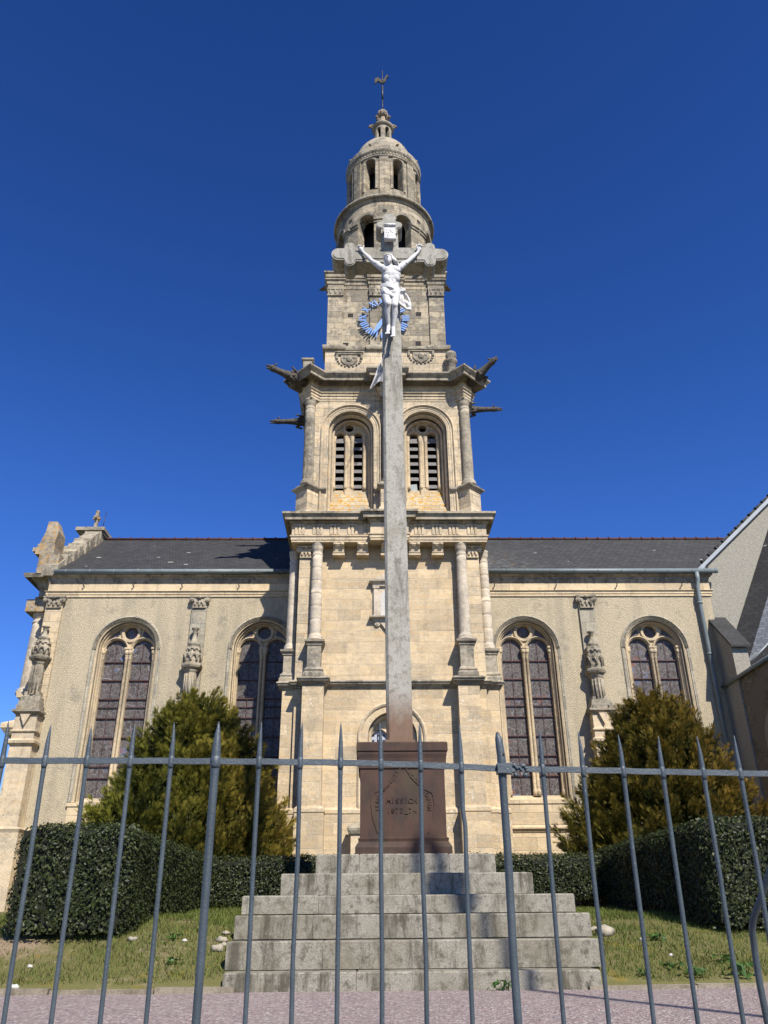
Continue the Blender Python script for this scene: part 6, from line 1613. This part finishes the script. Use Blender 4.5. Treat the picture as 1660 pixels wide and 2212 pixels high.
def hedge_body(root, boxes, dens, size):
    """clipped hedge from boxes (x0,x1,y0,y1,z1, taper) standing on the bank; leaves over the faces, dark twigs within"""
    P, Nn = [], []
    core = MB()
    for (x0, x1, y0, y1, z1, skip) in boxes:
        zb_lo = min(bank(x0, y0), bank(x1, y1)) - .05
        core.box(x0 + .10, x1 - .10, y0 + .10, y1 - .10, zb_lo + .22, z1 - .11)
        for face, (ax, sgn) in {'f': (1, -1), 'b': (1, 1), 'l': (0, -1), 'r': (0, 1), 't': (2, 1)}.items():
            if face in skip: continue
            if ax == 1: A = (x1 - x0) * (z1 - zb_lo)
            elif ax == 0: A = (y1 - y0) * (z1 - zb_lo)
            else: A = (x1 - x0) * (y1 - y0)
            m = int(A * dens * (.35 if face == 'b' else 1))
            u, v = rng.random(m), rng.random(m)
            if ax == 1: p = np.stack([x0 + (x1 - x0) * u, np.full(m, y0 if sgn < 0 else y1), zb_lo + .16 + (z1 - zb_lo - .16) * v], 1)
            elif ax == 0: p = np.stack([np.full(m, x0 if sgn < 0 else x1), y0 + (y1 - y0) * u, zb_lo + .16 + (z1 - zb_lo - .16) * v], 1)
            else: p = np.stack([x0 + (x1 - x0) * u, y0 + (y1 - y0) * v, np.full(m, z1)], 1)
            nn = np.zeros((m, 3)); nn[:, ax] = sgn
            # round the corners and wobble the clipped face
            rad = .34
            for a, lo, hi in ((0, x0, x1), (1, y0, y1)):
                if a == ax: continue
                if (a == 0 and ('l' in skip or 'r' in skip)) : pass
                for edge, s in ((lo, 1), (hi, -1)):
                    d = np.clip((rad - s * (p[:, a] - edge)) / rad, 0, 1)
                    fc = {(0, 1): 'l', (0, -1): 'r', (1, 1): 'f', (1, -1): 'b'}[(a, s)]
                    if fc in skip: continue
                    p[:, ax] -= sgn * (rad - np.sqrt(np.maximum(rad * rad - (d * rad) ** 2, 0))); nn[:, a] -= s * d
            if ax != 2:
                d = np.clip((rad - (z1 - p[:, 2])) / rad, 0, 1); p[:, ax] -= sgn * (rad - np.sqrt(np.maximum(rad * rad - (d * rad) ** 2, 0))) ; nn[:, 2] += d
            nn = unit(nn); p += nn * (lump(p, 3.1)[:, None] * .045 + lump(p, 9, 2)[:, None] * .03 + rng.normal(size=(m, 1)) * .022 - np.abs(rng.normal(size=(m, 1))) * .035)
            P.append(p); Nn.append(nn)
    P = np.concatenate(P); Nn = np.concatenate(Nn); n = len(P)
    nrm = unit(Nn + rand_unit(n) * .75 + np.array([0, -.0, .25]))
    D = unit(np.cross(nrm, rand_unit(n))); U = np.cross(nrm, D)
    sz = size * rng.uniform(.7, 1.3, (n, 1)); Lw = np.concatenate([sz, sz * .30], 1)
    core.build('shade_core', M['hedge_core'], root)
    leaf_mesh('leaves', M['hedge'], root, P, D, U, Lw, .3, rng.random(n) ** 1.4)
zh = 1.98
hxl = WX(8, 1900, 12.0); hxi = WX(300, 1830, 12.3) - .05
hL = empty('hedge', ((hxl + hxi) / 2, 14, .6), 'clipped dark green hedge on the left with a tall sunlit end, below the greener conifer', 'hedge')
hedge_body(hL, [(hxl, hxi, 12.05, 18.6, zh, 'b'), (hxi - .05, -.3, 17.55, 18.5, 1.88, 'lbr')], 1250, .05)
hxr0, hxr1 = WX(1538, 1900, 12.0), WX(1538, 1900, 12.0) + 1.9
hR = empty('hedge', ((hxr0 + hxr1) / 2, 14, .6), 'clipped dark green hedge on the right whose long inner face lies in deep shade', 'hedge')
hedge_body(hR, [(hxr0, hxr1, 12.05, 18.6, 2.02, 'b'), (1.6, hxr0 + .05, 17.55, 18.5, 1.88, 'lbr')], 1250, .05)
for root, xs_ in ((hL, (hxl + .25, hxl + .8, hxi - .5, -3.0, -2.2)), (hR, (hxr0 + .3, hxr0 + .9, 3.6, 2.9, hxr0 + 1.5))):
    for k, x in enumerate(xs_):
        y = 12.5 if k < 2 or k == 4 and x > 5 else 17.95; mb = MB(); z = bank(x, y)
        mb.tube([(x, y, z - .05), (x + .05, y + .03, z + .2), (x - .03, y, z + .5)], [.035, .026, .02], 7); mb.build('stem', M['bark'], root)

def conifer(root, cx, cy, z0, zt, prof, mat, n, seed):
    """dense golden cypress: fans of feathery sprays over a lumpy cone"""
    r_ = np.random.default_rng(seed); Hh = zt - z0
    ts = np.array([p[0] for p in prof]); rs = np.array([p[1] for p in prof])
    nb = n // 54
    t = r_.random(nb * 4); t = t[r_.random(nb * 4) < (np.interp(t, ts, rs) / rs.max() + .08)][:nb]; nb = len(t)
    a = r_.random(nb) * 2 * np.pi
    R0 = np.interp(t, ts, rs) * (1 + .07 * np.sin(a * 5 + t * 9 + seed) + .07 * np.sin(a * 11 - t * 23)) * r_.uniform(.68, .95, nb)
    B0 = np.stack([cx + R0 * np.cos(a), cy + R0 * np.sin(a), z0 - .1 + t * Hh * .965], 1)
    out = np.stack([np.cos(a), np.sin(a), np.zeros(nb)], 1)
    D0 = unit(out * r_.uniform(.35, .8, (nb, 1)) + np.array([0, 0, 1]) * r_.uniform(.55, 1.0, (nb, 1)) + rand_unit(nb) * .3)
    L0 = r_.uniform(.36, .78, nb) * (1 - .25 * t); S0 = unit(np.cross(D0, rand_unit(nb))); N0 = np.cross(D0, S0)
    tb = np.clip(.5 + .28 * np.sin(a * 3 + t * 6 + seed) + r_.normal(size=nb) * .2, 0, 1)
    idx = np.repeat(np.arange(nb), 54); n = len(idx); q = r_.random(n); w = (1 - q) ** .8 * .105 + .012
    o1_, o2_ = r_.normal(size=n) * w, r_.normal(size=n) * w * .8
    P = B0[idx] + D0[idx] * (q * L0[idx])[:, None] + S0[idx] * o1_[:, None] + N0[idx] * o2_[:, None] + np.array([0, 0, -.06]) * (1 - q)[:, None]
    D = unit(D0[idx] * r_.uniform(.8, 1.3, (n, 1)) + (S0[idx] * o1_[:, None] + N0[idx] * o2_[:, None]) * 4.5 + rand_unit(n) * .28)
    S = unit(np.cross(D, unit(out[idx] + rand_unit(n) * .7)))
    L = r_.uniform(.10, .20, (n, 1))
    V, F, T = [], [], []
    tone = np.clip(tb[idx] * .5 + q * .85 + r_.normal(size=n) * .12 - .36, 0, 1)  # sprays darker toward the branch foot: self-shadow put into the colour
    base = 0
    for j, (ang, ln, off) in enumerate(((0, 1.0, 0), (.5, .7, .15), (-.5, .7, .15), (.6, .5, .45), (-.6, .5, .45))):
        d = D * math.cos(ang) + S * math.sin(ang); o = P + D * L * off; w_ = np.cross(d, np.cross(D, S)) * .0085
        V.append(np.stack([o - w_, o + w_, o + d * L * ln], 1).reshape(-1, 3)); i = base + np.arange(n) * 3
        F.append(np.stack([i, i + 1, i + 2], 1)); base += n * 3; T.append(tone)
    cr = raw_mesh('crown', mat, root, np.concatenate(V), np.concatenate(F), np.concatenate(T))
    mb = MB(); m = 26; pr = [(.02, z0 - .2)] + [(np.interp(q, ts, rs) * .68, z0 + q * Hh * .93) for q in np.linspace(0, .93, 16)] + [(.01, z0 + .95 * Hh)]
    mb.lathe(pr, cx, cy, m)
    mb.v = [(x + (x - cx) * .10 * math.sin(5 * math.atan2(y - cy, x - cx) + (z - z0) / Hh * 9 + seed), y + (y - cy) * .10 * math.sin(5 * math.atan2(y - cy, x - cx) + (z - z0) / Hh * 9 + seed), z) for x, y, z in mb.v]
    mb.build('crown_shade_core', M['conifer_core'], root)
    mb = MB(); mb.tube([(cx, cy, bank(cx, cy) - .1), (cx, cy, z0 + .5), (cx, cy, zt - .8)], [.16, .13, .03], 9); mb.build('trunk', M['bark'], root)
Yk_ = 21.6
kcx = WX(412, 1750, Yk_); kz0 = 1.0; kzt = WZ(1500, Yk_, 425)
R_ = lambda w: hoff(830 - w, 830 + w, 1800, Yk_)
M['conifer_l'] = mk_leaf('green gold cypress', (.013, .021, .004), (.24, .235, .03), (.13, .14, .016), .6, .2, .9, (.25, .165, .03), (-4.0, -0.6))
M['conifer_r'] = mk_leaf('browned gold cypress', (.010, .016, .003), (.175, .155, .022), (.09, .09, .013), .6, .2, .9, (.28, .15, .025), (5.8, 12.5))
cL = empty('conifer', (kcx, Yk_, .9), 'broad golden green conical conifer behind the left hedge', 'conifer')
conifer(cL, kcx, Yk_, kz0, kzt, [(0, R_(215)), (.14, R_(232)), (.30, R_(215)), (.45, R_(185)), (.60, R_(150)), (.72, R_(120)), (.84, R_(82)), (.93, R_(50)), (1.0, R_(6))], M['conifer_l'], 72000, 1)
kcr = WX(1440, 1750, Yk_); kzr = WZ(1502, Yk_, 1430)
cR = empty('conifer', (kcr, Yk_, .9), 'broad browned conifer with orange tips behind the right hedge', 'conifer')
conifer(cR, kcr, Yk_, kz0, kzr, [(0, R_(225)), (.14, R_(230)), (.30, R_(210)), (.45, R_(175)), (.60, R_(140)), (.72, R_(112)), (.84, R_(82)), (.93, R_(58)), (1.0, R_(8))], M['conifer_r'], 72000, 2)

# grass
def grass(name, x0, x1, y0, y1, n, hole=None):
    x = rng.uniform(x0, x1, n); y = rng.uniform(y0, y1, n); q = np.sin(x * 1.9 + .6) * np.sin(y * 2.3) + .5 * np.sin(x * 5.1 + y * 3.7) + rng.normal(size=n) * .5
    k = (q > -.55) & ~((np.abs(y - 12.0 + .25 * np.sin(x * 3)) < .40) & (-(x + .8) > 3.7 + .3 * np.sin(y * 5)) & (rng.random(n) < .9)); x, y = x[k], y[k]; n = len(x); z = np.array([bank(a, b) for a, b in zip(x, y)])
    P = np.stack([x, y, z - .01], 1); a = rng.uniform(0, 2 * np.pi, n); ln = rng.uniform(.03, .085, n)
    lean = np.stack([np.cos(a), np.sin(a), np.zeros(n)], 1); tip = P + np.stack([np.zeros(n), np.zeros(n), ln], 1) + lean * (ln * rng.uniform(.2, 1.1, n))[:, None]
    w = np.stack([-np.sin(a), np.cos(a), np.zeros(n)], 1) * .0055
    V = np.stack([P - w, P + w, tip], 1).reshape(-1, 3); i = np.arange(n) * 3
    o = raw_mesh(name, M['grass'], None, V, np.stack([i, i + 1, i + 2], 1), rng.random(n)); return tag(o, kind='stuff')
M['grass'] = mk_leaf('dry lawn grass', (.045, .075, .012), (.16, .185, .045), (.085, .115, .022), .7, .2, 1.3)
tag(grass('grass', -6.6, SX0 - .28, YB0 + .12, 17.5, 45000), 'short dry grass on the bank left of the steps', 'grass')
tag(grass('grass', SX1 + .28, 6.6, YB0 + .12, 17.5, 45000), 'short dry grass on the bank right of the steps', 'grass')
# small plants
def weed(x, y, lab, s=1.0, n=26, z=None):
    z = bank(x, y) if z is None else z
    r = empty('weed', (x, y, z), lab, 'plant', 'low weeds on the bank and gravel')
    P = np.stack([x + rng.normal(size=n) * .07 * s, y + rng.normal(size=n) * .05 * s, z + rng.uniform(.01, .09, n) * s], 1)
    D = unit(np.stack([rng.normal(size=n), rng.normal(size=n), rng.uniform(.1, .9, n)], 1)); U = unit(np.cross(D, rand_unit(n)))
    Lw = np.stack([rng.uniform(.06, .12, n) * s, rng.uniform(.012, .022, n) * s], 1)
    leaf_mesh('leaves', M['weed'], r, P, D, U, Lw, .2, rng.random(n))
def on_bank(px, py):
    for Y in np.arange(YB0 - 3, 19, .02):
        x, z = W(px, py, Y)
        if z <= (bank(x, Y) if Y > YB0 else 0) + .003 and Y > 7: last = (x, Y)
        elif Y > 7.5 and 'last' in dir(): pass
    c = [(x, Y) for Y in np.arange(7, 19, .02) for (x, z) in [W(px, py, Y)] if z >= 0 and abs(z - (bank(x, Y) if Y > YB0 else 0)) < .02]
    return c[0] if c else (W(px, py, 12)[0], 12)
for px, py, lab, s in ((1088, 2136, 'small bright green weed at the foot of the bottom step', 1.0), (514, 2066, 'dark weed rosette halfway up the left bank', 1.0), (700 * .0 + 375, 2082, 'faint weed low on the left bank', .8), (375, 2030, 'weed near the hedge on the left bank', .8),
                       (1465, 2092, 'weed rosette near the kerb on the right bank', 1.0), (1567, 2078, 'weed tuft between bars on the right bank', 1.0), (1600, 2108, 'large leafy weed beside the kerb on the right bank', 1.5), (1505, 2110, 'spreading weed patch on the right bank', 1.1), (1420, 2030, 'weed clump high on the right bank', 1.0), (1390, 2105, 'pale weed clump nearest the steps on the right bank', .8)):
    x, y = on_bank(px, py); weed(x, y, lab, s, z=None if y > YB0 else 0)
# stones lying by the steps
def rock(px, py, s, mat, lab, seed, grp='stones beside the steps'):
    x, y = on_bank(px, py); z = bank(x, y) if y > YB0 else 0
    r = random.Random(seed); mb = MB(); mb.ell((0, 0, 0), s, s * .8, s * .6, nu=12, nv=8)
    k = [r.uniform(0, 6) for _ in range(4)]
    mb.v = [(x + a * (1 + .22 * math.sin(7 * b / s + k[0]) + .15 * math.sin(5 * c / s + k[1])), y + b * (1 + .2 * math.sin(6 * a / s + k[2])), z + s * .3 + c * (1 + .2 * math.sin(5 * a / s + k[3]))) for a, b, c in mb.v]
    o = mb.build('stone', M[mat]); tag(o, lab, 'stone', grp)
rock(1308, 2018, .13, 'rock', 'large pale rock right of the third step', 1)
rock(1283, 2010, .07, 'rock', 'grey stone tucked against the right side of the steps', 2)
rock(479, 2032, .07, 'rock', 'flat pale stone left of the third step', 3)
rock(488, 2016, .05, 'rock', 'topmost pale stone left of the steps', 4)
rock(470, 2052, .085, 'rock', 'round pale stone lowest of the heap left of the steps', 5)
rock(484, 2042, .05, 'rock', 'small brown stone in the heap left of the steps', 6)
rock(150, 2020, .07, 'rock', 'cut pale stone under the left hedge end', 7)
rock(286, 2030, .06, 'rock', 'upright stump of pale stone at the edge of the left lawn', 8)
rock(31, 2133, .05, 'white_stone', 'white flint lying on the kerb at far left', 9, 'white flints')
rock(390, 2136, .035, 'white_stone', 'white flint by the kerb nearest the steps', 10, 'white flints')
rock(65, 2088, .035, 'white_stone', 'small white daisy-like pebble on the left lawn', 11, 'white flints')
rock(1450, 2062, .03, 'white_stone', 'white pebble among weeds on the right lawn', 12, 'white flints')
rock(1378, 1952, .04, 'white_stone', 'pair of white pebbles high on the right bank', 13, 'white flints')

# short stone post beside the pedestal, against the tower
spx = WX(768, 1790, 22.9); zt = WZ(1776, 22.9, 768)
post = empty('stone_post', (spx, 22.98, .9), 'short capped stone post standing before the tower left of the rusty pedestal', 'post')
mb = MB(); mb.box(spx - .12, spx + .12, 22.86, 23.1, .8, zt - .3); mb.build('post_body', M['trim'], post)
mb = MB(); mb.moulding([(spx - .12, 23.1), (spx - .12, 22.86), (spx + .12, 22.86), (spx + .12, 23.1)], [(-.02, zt - .32), (.05, zt - .3), (.09, zt - .22), (.10, zt - .16), (.04, zt - .08), (-.10, zt)], True); mb.build('cap', M['trim_grey'], post)

# torn netting blown from the belfry cornice
mb = MB(); nu, nv = 14, 26; vs = []
Yn = Yb - 1.15
for j in range(nv + 1):
    v = j / nv; py = 752 + 80 * v; xa = 828 - 29 * v ** 1.25; xb = 834 + 3 * v - 4 * v * v
    for i in range(nu + 1):
        u = i / nu; Y = Yn + .10 * math.sin(u * 9 + v * 5) * (.3 + v) + .05 * math.sin(17 * u - 3 * v)
        pyy = py + (-10 * v) * (u - .3) + 5 * math.sin(6 * u + 1) * v; x, z = W(xa + (xb - xa) * u, pyy, Y); vs.append((x, Y, z))
mb.add(vs, [(j * (nu + 1) + i, j * (nu + 1) + i + 1, (j + 1) * (nu + 1) + i + 1, (j + 1) * (nu + 1) + i) for j in range(nv) for i in range(nu)], True)
tag(mb.build('netting', M['net']), 'torn white netting blowing from the belfry cornice beside the cross', 'netting')

# street lamp that stands behind the photographer and throws its shadow on the steps
hit = Vector((WX(940, 1812, Yp) - .19, Yp, WZ(1812, Yp, 940)))
s_ = (hit.y + 1.0) / (-SUN.y / 1.0); top = hit + SUN * s_
lamp = empty('street_lamp', (top.x, top.y, -.85), 'tall street lamp with an arched lantern beside the road behind the viewer', 'street lamp')
mb = MB(); tx, ty, tz = top
mb.tube([(tx, ty, -.85), (tx, ty, .3), (tx, ty, 3), (tx, ty, tz - 2.2)], [.13, .11, .075, .06], 12); mb.build('pole', M['paint'], lamp)
mb = MB(); mb.lathe([(.08, tz - 2.25), (.14, tz - 2.15), (.16, tz - 2.1), (.30, tz - 1.35), (.33, tz - 1.3), (.30, tz - 1.25), (.1, tz - 1.1)], tx, ty, 6, False); mb.build('lantern', M['black_iron'], lamp)
mb = MB(); mb.tube([(tx - .17, ty, tz - 1.3), (tx - .17, ty, tz - .5), (tx - .15, ty, tz - .22), (tx - .08, ty, tz - .06), (tx, ty, tz), (tx + .08, ty, tz - .06), (tx + .15, ty, tz - .22), (tx + .17, ty, tz - .5), (tx + .17, ty, tz - 1.3)], .085, 8); mb.build('arch', M['black_iron'], lamp)
